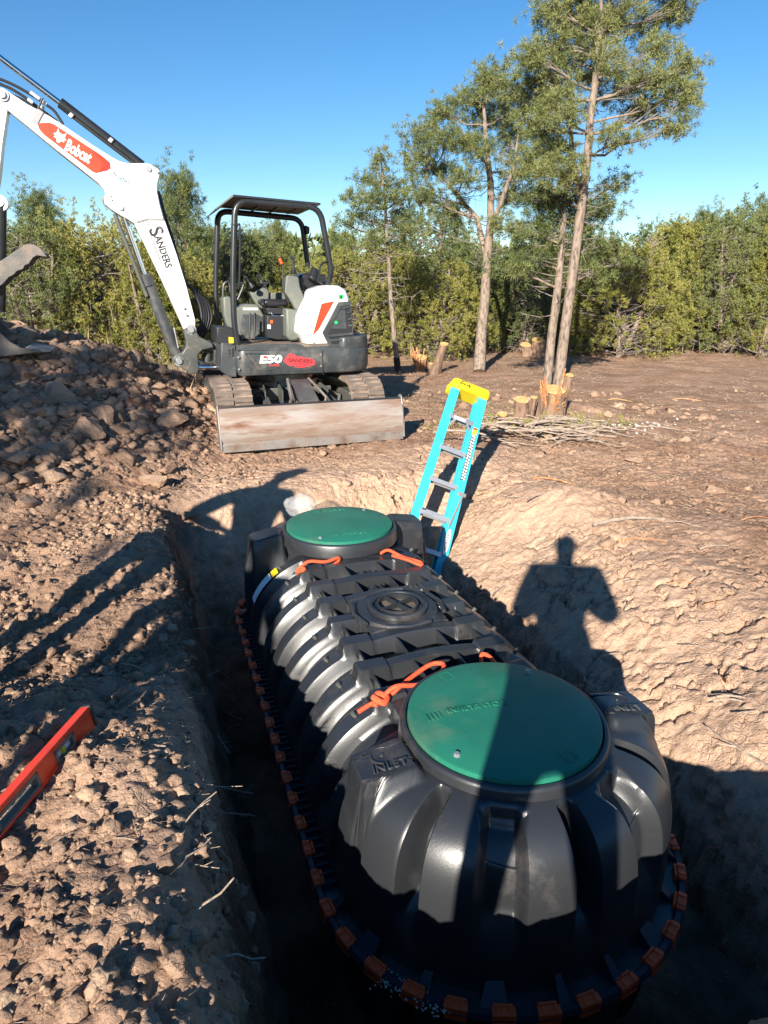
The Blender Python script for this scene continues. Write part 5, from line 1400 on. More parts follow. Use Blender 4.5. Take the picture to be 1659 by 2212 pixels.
# round-headed pine in the middle
Y1 = 13.9; foot = at_z(1035, 803, gz(1.97, 13.9))
k4 = [foot, Pz(1040, 720, Y1), Pz(1048, 640, Y1), Pz(1052, 560, Y1), Pz(1060, 480, Y1), Pz(1060, 400, Y1), Pz(1052, 330, Y1), Pz(1045, 230, Y1), Pz(1040, 160, Y1)]
k4b = [Pz(1052, 560, Y1), Pz(1030, 470, Y1 + .3), Pz(985, 420, Y1 + .4), Pz(940, 360, Y1 + .4)]
k4c = [Pz(1058, 500, Y1), Pz(1085, 430, Y1 - .2), Pz(1110, 360, Y1 - .2), Pz(1120, 290, Y1 - .2)]
B3_ = [vb(1045, 175, 28, 28, Y1, 24), vb(1010, 215, 35, 25, Y1, 26, 0, .4), vb(1085, 190, 32, 30, Y1, 26, 0, -.3), vb(960, 245, 38, 22, Y1, 26, 0, .2), vb(1045, 255, 42, 35, Y1, 34, 0, .6), vb(1105, 240, 35, 35, Y1, 30), vb(915, 290, 38, 25, Y1, 28, 1),
       vb(970, 300, 40, 28, Y1, 30, 1, -.5), vb(1030, 320, 40, 30, Y1, 30, 0, -.7), vb(1100, 310, 40, 35, Y1, 32, 2, .4), vb(900, 345, 30, 25, Y1, 24, 1), vb(945, 370, 38, 25, Y1, 28, 1, .5), vb(1000, 375, 36, 25, Y1, 22, 1, -.4), vb(1120, 370, 38, 30, Y1, 30, 2),
       vb(925, 430, 34, 20, Y1, 22, 1), vb(970, 445, 32, 18, Y1, 16, 1, .4), vb(1110, 430, 40, 25, Y1, 28, 2, .3), vb(1130, 490, 40, 25, Y1, 26, 2), vb(1080, 480, 26, 18, Y1, 12, 2, -.4), vb(890, 400, 22, 16, Y1, 10, 1), vb(1075, 145, 20, 18, Y1, 10)]
put_tree('pine_tree', 'round-crowned pine with crooked forked trunk, between the slender young pine and the tallest pine', None,
         [(k4, [.15, .125, .115, .10, .085, .07, .055, .035, .02]), (k4b, [.075, .055, .04, .02]), (k4c, [.065, .05, .035, .02])], B3_, 13, 'pine', 'bark', foot, tips_per=6, needles=26, nl=.078, nw=.010, clump=.18, dead=60, spread=.8)
# slender young pine
Y2 = 13.25; foot = at_z(861, 810, gz(.28, 13.2))
k5 = [foot, Pz(853, 740, Y2), Pz(844, 640, Y2), Pz(838, 540, Y2), Pz(832, 440, Y2), Pz(822, 335, Y2)]
B4_ = [vb(820, 350, 14, 22, Y2, 14), vb(800, 385, 30, 16, Y2, 16), vb(840, 395, 28, 18, Y2, 16, 0, .2), vb(770, 425, 26, 14, Y2, 14), vb(815, 430, 34, 20, Y2, 22, 0, -.3), vb(865, 430, 30, 16, Y2, 18), vb(880, 460, 30, 16, Y2, 16, 0, .3), vb(790, 470, 40, 18, Y2, 22, 0, .3),
       vb(845, 480, 36, 20, Y2, 20), vb(752, 485, 24, 14, Y2, 12), vb(885, 500, 28, 14, Y2, 14), vb(800, 520, 36, 16, Y2, 16, 0, -.3), vb(765, 530, 26, 12, Y2, 10, 0, .2), vb(860, 525, 28, 14, Y2, 12, 0, .3)]
put_tree('pine_tree', 'slender young pine with thin leaning trunk blackened at its foot, right of the excavator', None,
         [(k5, [.062, .055, .05, .042, .03, .012])], B4_, 14, 'pine', 'bark', foot, tips_per=5, needles=20, nl=.08, nw=.011, clump=.16, dead=26, spread=.8)
ft = MB(); ft.tube([foot + Vector((0, 0, -.03)), foot.lerp(k5[1], .55)], [.069, .064], 9)
o = ft.build('charred_foot', M['charred'], None, smooth=True); o.parent = bpy.data.objects['pine_tree.003']; o.location = -foot

# junipers of the tree line, five masters shared between the copies
def juniper_mesh(seed, h, w, dense, shape, dark=False):
    g = np.random.default_rng(seed); tb = MB(); tw = MB(); T = []; D = []
    stems = []
    for k in range(4 if shape != 'pine' else 1):
        a = g.uniform(0, 6.28); l = w * .25 * (k > 0)
        stems.append([Vector((0, 0, -.1)), Vector((math.cos(a) * l * .5, math.sin(a) * l * .5, h * .3)), Vector((math.cos(a) * l, math.sin(a) * l, h * .65)), Vector((math.cos(a) * l * 1.3, math.sin(a) * l * 1.3, h * .93))])
        tb.tube(stems[-1], [.09, .07, .045, .015], 7)
    n = int(118 * dense)
    for i in range(n):
        t = (i + .5) / n; z = h * (.05 + .93 * t ** .85); 
        prof_ = {'round': math.sqrt(max(0, 1 - ((z / h - .42) / .60) ** 2)), 'cone': (1 - z / h) ** .75 * .95 + .05, 'pine': max(.08, (1 - z / h) ** .8) * (.35 + .65 * min(1, z / h / .25))}[shape]
        lob = 1 + .30 * math.sin(3 * i * .7 + seed) * math.sin(z * 2.1 + seed)
        a = g.uniform(0, 6.28); r_ = w * .5 * prof_ * lob * g.uniform(.60, 1.06) ** .5
        c = Vector((math.cos(a) * r_, math.sin(a) * r_, z)); st = stems[int(g.integers(len(stems)))]; s0 = along(st, min(.98, max(.05, (z / h - .12 * r_ / w)))); 
        br = bent(s0, c, g, -.05, 3); tw.tube(br, [.018, .013, .009, .006], 4, False)
        if g.random() < .6 and z < h * .6:
            for _ in range(4):
                s = along(br, g.uniform(.6, 1)); e = s + Vector(g.normal(size=3)) * .28; tw.tube([s, e], [.010, .004], 3, False)
        if z < h * .16 and g.random() < .5: continue
        m = 6
        cs = np.array(c) + g.normal(size=(m, 3)) * np.array([.17, .17, .20]) * (w / 2.4)
        outd = np.array([math.cos(a) * .6, math.sin(a) * .6, .55])
        for q in cs:
            kk = 8; pts = q + g.normal(size=(kk, 3)) * np.array([.038, .038, .070]); T.append(pts); D.append(np.tile(outd, (kk, 1)))
    T = np.concatenate(T); D = np.concatenate(D)
    V, F = tufts(T, D, 9, .062 if shape != 'pine' else .09, .019 if shape != 'pine' else .012, .6, g, .5)
    return tb, tw, V, F
masters = []
for i, (h, w, dn, sh, mt) in enumerate([(3.1, 2.9, 1.45, 'round', 'juni'), (3.4, 2.5, 1.35, 'cone', 'juni'), (2.4, 2.6, 1.15, 'round', 'juni'), (3.9, 2.7, 1.5, 'round', 'junid'), (4.2, 2.9, 1.3, 'pine', 'pine')]):
    tb, tw, V, F = juniper_mesh(30 + i, h, w, dn, sh)
    t = tb.build('trunk', M['bark'], None, smooth=True); q = tw.build('branches', M['barkd'], None)
    me = np_mesh('crown', V, F); me.materials.append(M[mt]); c = link_mesh('crown', me, None, None)
    masters.append((t, q, c, h, w)); 
def juniper(kind, x, y, s, rz, label, group, sz=1.0, name='juniper_tree'):
    t, q, c, h, w = masters[kind]
    root = empty(name, (x, y, gz(x, y) - .03), rz); tag(root, label, 'tree', group); root.scale = (s, s, s * sz)
    for src in (t, q, c):
        o = bpy.data.objects.new(src.name.split('.')[0], src.data); col.objects.link(o); o.parent = root
        if src is not t: o['kind'] = 'stuff'
    return root
JL = 'junipers and pinyons in the tree line behind the clearing'
named = [  # kind, picture x, depth, scale, label
    (4, 415, 17.0, .95, 'dark tall pinyon directly behind the elbow of the white boom'),
    (4, 130, 15.5, .86, 'dark pointed pinyon above the curved steel thumb'),
    (3, 500, 19.5, .80, 'dark juniper seen low between the canopy posts'),
    (4, 570, 20.5, .78, 'bluish pinyon seen through the open cab of the excavator'),
    (0, 245, 14.2, .85, 'bright yellow-green juniper left of the dark boom cylinder'),
    (1, 335, 13.6, .70, 'small yellow-green juniper behind the lower boom cylinder'),
    (3, 90, 13.0, .66, 'grey-green juniper behind the thumb and above the orange dirt'),
    (0, 780, 17.2, .78, 'yellow-green juniper behind the slender young pine'),
    (0, 935, 16.2, .72, 'rounded yellow-green juniper between the two mid-distance pine trunks'),
    (3, 1130, 18.0, .72, 'shaded juniper filling the gap left of the twin trunks'),
    (0, 1340, 16.8, .84, 'broad pale green juniper just right of the leaning trunk'),
    (1, 1430, 18.0, .98, 'pointed yellow-green juniper halfway along the right tree line'),
    (3, 1560, 17.6, .80, 'dark-bottomed juniper near the right edge of the clearing'),
    (1, 1645, 17.0, .85, 'juniper at the far right border of the view'),
    (4, 1490, 23.0, .98, 'dark pinyon top rising above the right tree line'),
    (4, 1625, 22.0, 1.0, 'tall dark pinyon behind the juniper at the right border')]
g_ = np.random.default_rng(5)
for kind, px, Y, s, lab in named:
    p = at_z(px, 740, 0); k = Y * _C + 1.4 * _S; x = (px - 829.5) / 1426 * k
    juniper(kind, x, Y, s, g_.uniform(0, 6.28), lab, JL, g_.uniform(.92, 1.06), 'pinyon_tree' if kind == 4 else 'juniper_tree')
# the unnamed rest of the belt
n_i = 0
for row, (Y, stepx, smin, smax) in enumerate(((18.6, 1.75, .50, .80), (21.0, 1.9, .60, .98), (24.5, 2.2, .66, 1.06))):
    x = -13.5 - row * 2
    while x < 13.8 + row * 2:
        yy = Y + g_.uniform(-.8, .8) + .04 * x * (x < 0) - (2.6 if (x < -3.4 and row == 0) else 0); s = g_.uniform(smin, smax)
        if x > -3.5 and x < .3: s *= .84
        kind = int(g_.choice([0, 1, 3, 2, 4], p=[.30, .22, .22, .12, .14]))
        pxx = 829.5 + 1426 * x / (yy * _C + .5)
        juniper(kind, x, yy, s, g_.uniform(0, 6.28), ['green juniper standing in the front rank of the background tree belt', 'juniper or pinyon filling the middle rank of the tree belt', 'tree filling the rear rank of the background tree belt'][row], ['front rank of the tree belt', 'middle rank of the tree belt', 'rear rank of the tree belt'][row], g_.uniform(.88, 1.1), 'pinyon_tree' if kind == 4 else 'juniper_tree')
        x += stepx * g_.uniform(.75, 1.2)
for kind, x, y, s, lab in [(3, -8.0, -6.2, 1.75, 'big dark juniper added out of view behind the viewer at the left for its shade'), (0, -11.2, -5.0, 1.7, 'bushy juniper added out of view at the far left behind the spoil heap for shade'), (4, 7.5, -9.0, 1.3, 'pinyon standing behind the viewer at the right'), (1, -3.5, -16.0, 1.0, 'small juniper well behind the viewer')]:  # first two: unseen trees added to cast shade on the spoil pile
    juniper(kind, x, y, s, 1.0, lab, 'trees behind the viewer')
for t, q, c, h, w in masters:
    for o in (t, q, c): bpy.data.objects.remove(o)
# far wood behind: one mass
tw_t = []; gg = np.random.default_rng(77)
cx_ = gg.uniform(-60, 60, 900); cy_ = gg.uniform(29, 60, 900); hh_ = gg.uniform(2.2, 3.8, 900)
T = []
for a, b_, h_ in zip(cx_, cy_, hh_):
    m = 60; th_ = gg.uniform(0, 6.28, m); zz = gg.uniform(.1, 1, m); rr = 1.3 * np.sqrt(1 - (zz * .9) ** 2) * gg.uniform(.5, 1, m)
    T.append(np.stack([a + np.cos(th_) * rr, b_ + np.sin(th_) * rr, zz * h_], 1))
T = np.concatenate(T); T[:, 2] += ground_height(T[:, 0], T[:, 1], False)
V, F = tufts(T, np.tile([0, 0, 1.0], (len(T), 1)), 4, .34, .24, .6, gg, .4)
me = np_mesh('far_woods', V, F); me.materials.append(M['junid']); o = link_mesh('far_woods', me); tag(o, 'distant juniper woods beyond the tree belt', 'woods', kind='stuff')

# ------------------------------------------------------------ stumps and cut wood
def stump(label, base, h, r, lean, seed, cuts, nm='tree_stump', torn=False):
    g = np.random.default_rng(seed); root = empty(nm, base); tag(root, label, 'tree stump')
    for i, (dx, dy, hh, rr, lx, ly) in enumerate(cuts):
        m = MB(); P = []; n = 14; rings = 6
        for k in range(rings + 1):
            t = k / rings; c = Vector((dx + lx * t, dy + ly * t, hh * t - .04)); R_ = rr * (1.35 - .35 * min(1, t * 2.0))
            for j in range(n):
                a = 2 * math.pi * j / n; q = R_ * (1 + .12 * math.sin(3 * a + i + seed) + .05 * math.sin(7 * a + 2 * k) + .03 * g.normal()); m.v.append((c.x + math.cos(a) * q, c.y + math.sin(a) * q, c.z + .40 * t * rr * math.sin(a)))
        for k in range(rings):
            for j in range(n): j2 = (j + 1) % n; m.f.append((k * n + j, k * n + j2, (k + 1) * n + j2, (k + 1) * n + j))
        st_ = m.build('stump_stem', M['stumpbark'], root, smooth=True)
        top = MB(); top.v = [tuple(Vector(m.v[rings * n + j]) + Vector((0, 0, .004))) for j in range(n)]; top.f = [tuple(range(n))]; top.build('cut_face', M['cutwood'], st_)
    if torn:
        m = MB()
        for k in range(34):
            a = g.uniform(0, 6.28); c = cuts[0]; b0 = Vector((c[0] + math.cos(a) * c[3] * .9, c[1] + math.sin(a) * c[3] * .9, c[2] * g.uniform(.15, .8))); e = b0 + Vector((math.cos(a) * .06, math.sin(a) * .06, g.uniform(.05, .30)))
            m.bar(b0, e, g.uniform(.012, .035), .008)
        m.build('torn_splinters', M['splinter'], root)
    return root
b_ = at_z(1190, 898, gz(2.26, 8.88))
stump('torn stump with fresh orange cut tops in front of the tallest pine trunk', b_, .4, .1, 0, 3, [(0, 0, .36, .115, .02, -.02), (-.10, .05, .38, .075, .03, 0), (.12, .06, .52, .05, .10, .05)], torn=True)
b_ = at_z(1128, 905, gz(1.9, 8.8)); stump('small stump with a pale yellow cut top left of the torn stump', b_, .3, .08, 0, 5, [(0, 0, .27, .085, -.02, 0), (.09, -.02, .30, .04, .03, 0)])
b_ = at_z(1092, 915, gz(1.6, 8.6)); stump('low sawn stub at the left end of the brush pile', b_, .2, .06, 0, 6, [(0, 0, .16, .06, -.05, -.04)])
b_ = at_z(938, 806, gz(1.06, 13.5)); stump('leaning sawn stump between the slender pine and the round-crowned pine', b_, .6, .1, 0, 7, [(0, 0, .60, .085, .18, .02)])
b_ = at_z(905, 805, gz(.7, 13.3)); stump('short dark broken stump just right of the blackened pine foot', b_, .35, .12, 0, 8, [(0, 0, .34, .13, .02, .02), (.16, .0, .22, .05, .08, 0)], torn=True)
b_ = at_z(1160, 768, gz(4.0, 17.3)); stump('pale multi-stem stump far behind, left of the twin trunks', b_, .4, .14, 0, 9, [(0, 0, .42, .16, 0, 0), (-.2, 0, .30, .13, -.1, 0), (.2, .1, .5, .10, .12, 0)])
b_ = at_z(785, 760, gz(-.4, 15.6)); stump('thick reddish stump at the rear corner of the excavator', b_, .5, .16, 0, 10, [(0, 0, .46, .20, 0, 0)])

# ------------------------------------------------------------ rocks
def rock_mesh(seed, sub=3, facet=.5):
    bm = bmesh.new(); bmesh.ops.create_icosphere(bm, subdivisions=sub, radius=1)
    co = np.array([v.co for v in bm.verts]); g = np.random.default_rng(seed)
    # cut by random planes for facets, then roughen
    for _ in range(10):
        n_ = g.normal(size=3); n_ /= np.linalg.norm(n_); d = g.uniform(.34, .68); s = co @ n_; over = np.clip(s - d, 0, None); co = co - over[:, None] * n_ * facet * 2.0
    r_ = 1 + .07 * fbm(co[:, 0] * 1.6 + seed, co[:, 1] * 1.6, co[:, 2] * 1.6, oct=3, s=seed) + .09 * fbm(co[:, 0] * 6 + seed, co[:, 1] * 6, co[:, 2] * 6, oct=2, s=seed + 3)
    co = co * r_[:, None] * np.array([1, g.uniform(.6, .95), g.uniform(.5, .8)]) * 1.25
    for v, c in zip(bm.verts, co): v.co = c
    me = bpy.data.meshes.new('rock'); bm.to_mesh(me); bm.free()
    me.polygons.foreach_set('use_smooth', np.ones(len(me.polygons), bool)); me.set_sharp_from_angle(angle=R(17)); me.materials.append(M['rockm'])
    return me
M['rockm'] = earth_material('dusty_rock', False)
RM = [rock_mesh(100 + i, 3) for i in range(7)]
gr_ = np.random.default_rng(9)
def ground_hit(px, py):
    d = ray(px, py); t = np.linspace(1.2, 30, 1500); X = d.x * t; Y = d.y * t; Z = EYE + d.z * t
    gzz = ground_height(X, Y, False); i = np.nonzero(Z < gzz)[0]
    i = i[0] if len(i) else -1
    return Vector((X[i], Y[i], gzz[i])), (Y[i] * _C + (EYE - gzz[i]) * _S) / 1426
def rock(px, py, rpx, label, group=None, k=None, sink=.25, sq=1.0):
    p, per_px = ground_hit(px, py); r_ = rpx * per_px
    o = bpy.data.objects.new('rock', RM[int(gr_.integers(7)) if k is None else k]); col.objects.link(o)
    o.location = p + Vector((0, 0, r_ * .45)); o.scale = (r_ * 1.1, r_ * 1.0, r_ * sq); o.rotation_euler = (gr_.uniform(-.4, .4), gr_.uniform(-.4, .4), gr_.uniform(0, 6.28))
    return tag(o, label, 'rock', group)
for px, py, rp, lab in [
    (38, 1240, 25, 'rounded pale boulder alone on the left bank, long thin shadows beside it'),
    (232, 920, 34, 'large grey boulder in the shaded middle of the spoil pile'),
    (192, 945, 36, 'broad flat boulder in the shade left of the big grey boulder'),
    (40, 1015, 42, 'big blocky boulder at the left edge of the view in the spoil pile'),
    (385, 925, 40, 'long pale boulder with a sunlit end next to the dozer blade'),
    (378, 888, 22, 'angular reddish boulder above the long pale boulder'),
    (332, 946, 17, 'small tan rock left of the long pale boulder'),
    (352, 812, 20, 'sunlit yellow rock near the foot of the boom'),
    (268, 838, 17, 'sunlit tan rock on the crest of the reddish heap'),
    (145, 845, 26, 'sunlit tan boulder in the row under the bucket'),
    (108, 830, 18, 'small sunlit rock at the left of the lit row under the bucket'),
    (196, 838, 13, 'whitish round rock in the lit row under the bucket'),
    (225, 850, 12, 'small pale rock ending the lit row under the bucket'),
    (135, 872, 40, 'big shaded boulder just below the sunlit row'),
    (72, 820, 20, 'dark boulder just under the bucket teeth'),
    (62, 1095, 24, 'angular brown block at the foot of the spoil pile'),
    (232, 1505, 36, 'broad squarish clod beside the end of the red level'),
    (50, 1545, 26, 'grey rock in the shade just above the red level'),
    (128, 1838, 30, 'flat pale wedge rock on the lower left bank'),
    (210, 1880, 24, 'rounded clod right of the flat pale wedge rock'),
    (88, 2008, 34, 'large clod on the bank near the bottom left corner'),
    (125, 2110, 34, 'big brown clod at the bottom left of the view'),
    (235, 1745, 14, 'small clod on the sunlit bank below the red level'),
    (1362, 1002, 18, 'smooth grey stone half buried in the right clearing'),
    (1545, 1068, 20, 'pale round stone at the right of the clearing'),
    (1283, 998, 9, 'small orange-tan stone left of the half buried grey stone'),
    (405, 1125, 20, 'brown clod above the left rim of the pit'),
    (148, 1130, 14, 'tan chunk on the sunlit left mound'),
    (505, 1030, 12, 'small pale stone on the bare ground before the dozer blade')]:
    rock(px, py, rp, lab)
for _ in range(150):
    px = gr_.uniform(-10, 400); py = gr_.uniform(745, 1060)
    if py < 690 + .42 * px * .8: continue
    if px > 330 and py < 860: continue
    rock(px, py, float(np.clip(gr_.lognormal(1.5, .75), 3, 30)), 'brown rock among the many tumbled on the spoil pile', 'rocks tumbled on the spoil pile')
for _ in range(48):
    px = gr_.uniform(0, 430); py = gr_.uniform(1180, 2190)
    if abs(py - (1740 - px)) < 90 and px < 230: continue
    rock(px, py, float(np.clip(gr_.lognormal(1.9, .40), 4, 16)) * (.6 + .5 * (py - 1100) / 1000), 'small dirt clod on the left bank', 'dirt clods on the left bank')
# rubble: crumbs and pebbles nobody could count
sm = []
for i in range(6):
    bm = bmesh.new(); bmesh.ops.create_icosphere(bm, subdivisions=1 if i < 3 else 2, radius=1); co = np.array([v.co for v in bm.verts]); co = co * (1 + .35 * np.random.default_rng(i).normal(size=(len(co), 1)) * (.75 if i >= 3 else .9)).clip(.5, 1.6) * np.array([1, .85, .7])
    F_ = np.array([[v.index for v in f.verts] for f in bm.faces]); bm.free(); sm.append((co, F_))
def rubble(name, label, n, xr, yr, size, dens, maxz=1.0):
    g = np.random.default_rng(len(name) * 7); X = g.uniform(*xr, n * 4); Y = g.uniform(*yr, n * 4); w = dens(X, Y); keep = g.random(n * 4) < w; X = X[keep][:n]; Y = Y[keep][:n]; Z = ground_height(X, Y)
    S = np.clip(g.lognormal(math.log(size), .7, len(X)), size * .4, size * 4.5) * (1 + .05 * Y)
    VV = []; FF = []; off = 0
    for i in range(len(X)):
        co, F_ = sm[3 + i % 3] if S[i] > size * 1.2 else sm[i % 3]; a = g.uniform(0, 6.28); c, s = math.cos(a), math.sin(a)
        q = co * S[i]; VV.append(np.stack([q[:, 0] * c - q[:, 1] * s + X[i], q[:, 0] * s + q[:, 1] * c + Y[i], q[:, 2] + Z[i] + S[i] * .05], 1)); FF.append(F_ + off); off += len(co)
    me = np_mesh(name, np.concatenate(VV), np.concatenate(FF)); me.materials.append(M['rockm']); o = link_mesh(name, me); tag(o, label, 'rubble', kind='stuff'); return o
def d_left(X, Y):
    A, B = to_tank(X, Y); return sstep(-.9, -1.1, B) * (Y > .5) * (.25 + .75 * sstep(0, .3, fbm(X * 2, Y * 2, oct=2, s=91)))
rubble('rubble', 'loose soil crumbs and pebbles scattered over the left bank', 9000, (-3.2, -.2), (.5, 5.2), .0062, d_left)
def d_pile(X, Y): return np.clip(cone(X, Y, -5.3, 8.0, 1.35, 3.7, 3.1, .15) * 3 + cone(X, Y, -4.3, 6.2, .95, 2.4, 2.0, .5) * 3 + cone(X, Y, -2.75, 7.2, .55, .9, .9, .3) * 2, 0, 1)
rubble('spoil_rubble', 'broken rock and soil lumps covering the spoil pile', 14000, (-7.5, -1.5), (3.9, 10.5), .0165, d_pile)
def d_right(X, Y):
    A, B = to_tank(X, Y); return (np.maximum(sstep(1.15, 1.5, B), sstep(3.2, 3.6, A)) * (.04 + .7 * sstep(.15, .5, fbm(X * 1.5, Y * 1.5, oct=3, s=93)))) 
rubble('loose_pebbles', 'pebbles and soil crumbs scattered over the clearing', 2600, (-2, 8), (1.5, 11), .012, d_right)

# ------------------------------------------------------------ sticks, brush, litter
def stick_mesh(g, L_, r_, bend=.12, twigs=2):
    m = MB(); P = []; n = 6
    for k in range(n + 1):
        t = k / n; P.append(Vector((L_ * (t - .5), L_ * bend * math.sin(t * 3.0 + g.uniform(0, 1)) * .5 + g.normal() * L_ * .012, L_ * .04 * math.sin(t * 5) + .5 * r_)))
    m.tube(P, list(np.linspace(r_, r_ * .45, n + 1)), 6)
    for _ in range(twigs):
        s = along(P, g.uniform(.3, .9)); m.tube([s, s + Vector((L_ * .12, g.uniform(-.14, .14) * L_, g.uniform(.0, .10) * L_))], [r_ * .5, r_ * .2], 4)
    return m
SM = []
for i in range(6):
    g = np.random.default_rng(300 + i); m = stick_mesh(g, 1, .013 + .004 * (i % 3), .10 + .05 * (i % 3), i % 4); o = m.build('stick', M['stick'], None, smooth=True); SM.append(o.data); bpy.data.objects.remove(o)
def stick(px, py, L_, ang, label, group=None, tilt=0.0, lift=.01, k=None, mt=None):
    p, _ = ground_hit(px, py); me = SM[int(gr_.integers(6)) if k is None else k]
    o = bpy.data.objects.new('stick', me); col.objects.link(o)
    if mt: o.data = me.copy(); o.data.materials.clear(); o.data.materials.append(mt)
    o.location = p + Vector((0, 0, lift)); o.scale = (L_, L_ * .9, L_ * .9); o.rotation_euler = (gr_.uniform(-.5, .5), tilt, ang); return tag(o, label, 'stick', group)
GL = 'sticks and roots at the left rim of the pit'
for px, py, l, a, t, lab in [(418, 2015, .26, .95, -.35, 'thin brown stick slanting over the lower left rim'), (395, 1905, .22, 1.1, -.2, 'forked twig on the lower left rim'), (480, 2090, .20, .2, 0, 'curved pale twig on the dark pit wall'), (455, 1290, .16, .1, 0, 'flat splinter on the upper left pit wall'), (438, 1300, .18, .15, 0, 'second flat splinter just below the upper one'),
                       (405, 1505, .14, .3, .1, 'sharp broken splinter on the rim level with the orange rope'), (300, 1455, .25, -.5, 0, 'long grey stick lying in the shade above the rim'), (18, 1545, .16, 1.9, 0, 'bleached stick lying left of the red level'), (395, 1750, .12, 1.2, 0, 'short curved root on the rim in the sun')]:
    stick(px, py, l, a, lab, None, t, .01, 5)
for _ in range(46):
    px = gr_.uniform(395, 520); py = gr_.uniform(1080, 1900); stick(px - (py < 1300) * 60, py, gr_.uniform(.08, .28), gr_.uniform(-1.2, 1.6), 'thin broken root sticking out of the left pit wall', GL, gr_.uniform(-.5, .6), .02)
for _ in range(40):
    px = gr_.uniform(30, 420); py = gr_.uniform(1200, 2180); stick(px, py, gr_.uniform(.05, .16), gr_.uniform(0, 3.1), 'short dry twig lying on the left bank', 'dry twigs on the left bank', 0, .012)
for px, py, l, a, lab, mt in [(1420, 1135, .95, .15, 'long dark root lying across the right slope', None), (1385, 1172, .35, .25, 'split orange splinter below the long dark root', 'splinter'), (1640, 1125, .35, .3, 'pale splintered branch end at the right border', 'splinter'), (1485, 866, .45, .05, 'pale sawn slab lying in the clearing right of the trunks', 'cutwood'), (1340, 868, .35, 0, 'short sawn slab in the clearing', 'cutwood'),
                          (1215, 1052, .55, -.6, 'bent splinter along the ridge right of the ladder', 'splinter'), (1265, 1245, .55, -.3, 'grey stick in the shadow of the person on the right bank', None), (1240, 1300, .45, -.5, 'lower grey stick in the person shadow on the right bank', None), (1640, 1640, .5, 2.2, 'thin dark root at the right edge of the pit wall', None), (1100, 1275, .4, .8, 'bowed root lying near the foot of the ladder', None), (1180, 1060, .14, .7, 'small orange chip right of the ladder', 'splinter')]:
    stick(px, py, l, a, lab, None, 0, .015, None, M[mt] if mt else None)
for _ in range(60):
    px = gr_.uniform(960, 1659); py = gr_.uniform(780, 1250) if _ % 3 else gr_.uniform(1250, 1600); stick(px, py, gr_.uniform(.1, .4), gr_.uniform(-.6, .6), 'dry twig lying on the churned clearing', 'dry twigs on the clearing', 0, .012, None, M['splinter'] if _ % 7 == 0 else None)
for _ in range(70):
    px = gr_.normal(1190, 75); py = 925 + abs(gr_.normal(0, 22)) ; stick(px, py, gr_.uniform(.35, 1.0), gr_.normal(.05, .35), 'grey cut branch in the brush pile before the torn stump', 'cut branches heaped before the torn stump', gr_.uniform(-.12, .12), gr_.uniform(.02, .14))
# green sprigs in the brush, litter, dry grass
def litter(name, label, cat, n, pick, L_, W_, mt, k=1, up=0.0, spread=.9, wide=False, seed=1):
    g = np.random.default_rng(seed); P = pick(g, n); P[:, 2] += .006
    V, F = tufts(P, np.tile([0, 0, .01], (len(P), 1)), k, L_, W_, spread, g, up)
    if up == 0: 
        V = V.reshape(-1, 3, 3); z0 = V[:, :1, 2:3]; V[:, :, 2:3] = z0 + (V[:, :, 2:3] - z0) * .22; V = V.reshape(-1, 3)
    me = np_mesh(name, V, F); me.materials.append(mt); o = link_mesh(name, me); return tag(o, label, cat, kind='stuff')
def pk(xr, yr, dens=None):
    def f(g, n):
        X = g.uniform(*xr, n * 3); Y = g.uniform(*yr, n * 3); w = dens(X, Y) if dens else np.ones_like(X); kp = g.random(n * 3) < w; X = X[kp][:n]; Y = Y[kp][:n]
        return np.stack([X, Y, ground_height(X, Y)], 1)
    return f
litter('dry_litter', 'dry straw, chips and needles strewn over the clearing', 'litter', 42000, pk((-2, 9), (4.5, 17), lambda X, Y: (.25 + .75 * sstep(-.1, .3, fbm(X * .9, Y * .9, oct=3, s=95))) * (to_tank(X, Y)[0] > 3.9 - 2 * (to_tank(X, Y)[1] > 2))), .11, .010, M['straw'], seed=2)
litter('fine_litter', 'bits of straw and root fibres on the left bank', 'litter', 9000, pk((-3, -.4), (.6, 5), lambda X, Y: d_left(X, Y)), .035, .0025, M['straw'], seed=3)
gb_ = at_z(1190, 925, 0)
litter('cut_greenery', 'green juniper sprigs in the brush pile', 'cuttings', 260, lambda g, n: (lambda X, Y: np.stack([X, Y, ground_height(X, Y) + g.uniform(.02, .12, n)], 1))(g.normal(gb_.x - .35, .55, n), g.normal(gb_.y - .1, .22, n)), .07, .012, M['juni'], k=7, up=.3, seed=4)
litter('dry_grass', 'tufts of dry pale grass at the foot of the tree line', 'grass', 1500, lambda g, n: (lambda X, Y: np.stack([X, Y, ground_height(X, Y)], 1))(g.normal(-3.2, .7, n), g.normal(11.4, .9, n)), .28, .012, M['straw'], k=6, up=1.2, spread=.6, seed=6)
# white limestone chips by the brush pile
cc = at_z(1345, 925, 0); M['chalk'] = mat('white_stone_chips', (.46, .43, .39), .9)
VV = []; FF = []; off = 0; g = np.random.default_rng(66)
for i in range(110):
    co, F_ = sm[i % 6]; s = g.uniform(.007, .024); X = g.normal(cc.x - .25, .55); Y = g.normal(cc.y, .22); VV.append(co * s + np.array([X, Y, gz(X, Y) + s * .5])); FF.append(F_ + off); off += len(co)
me = np_mesh('white_chips', np.concatenate(VV), np.concatenate(FF)); me.materials.append(M['chalk']); tag(link_mesh('white_chips', me), 'white stone chips scattered right of the brush pile', 'stone chips', kind='stuff')
VV = []; FF = []; off = 0
for i in range(130):
    co, F_ = sm[i % 6]; s = g.uniform(.002, .005); t = g.random(); q = Vector((-.47 - .06 * t, .42 - .25 * t, 0)) ; p = tank_pt(-.50 + .16 * t + g.normal() * .015, -(.44 + .13 * t) + g.normal() * .02, SEAM + .022); VV.append(co * s + np.array(p)); FF.append(F_ + off); off += len(co)
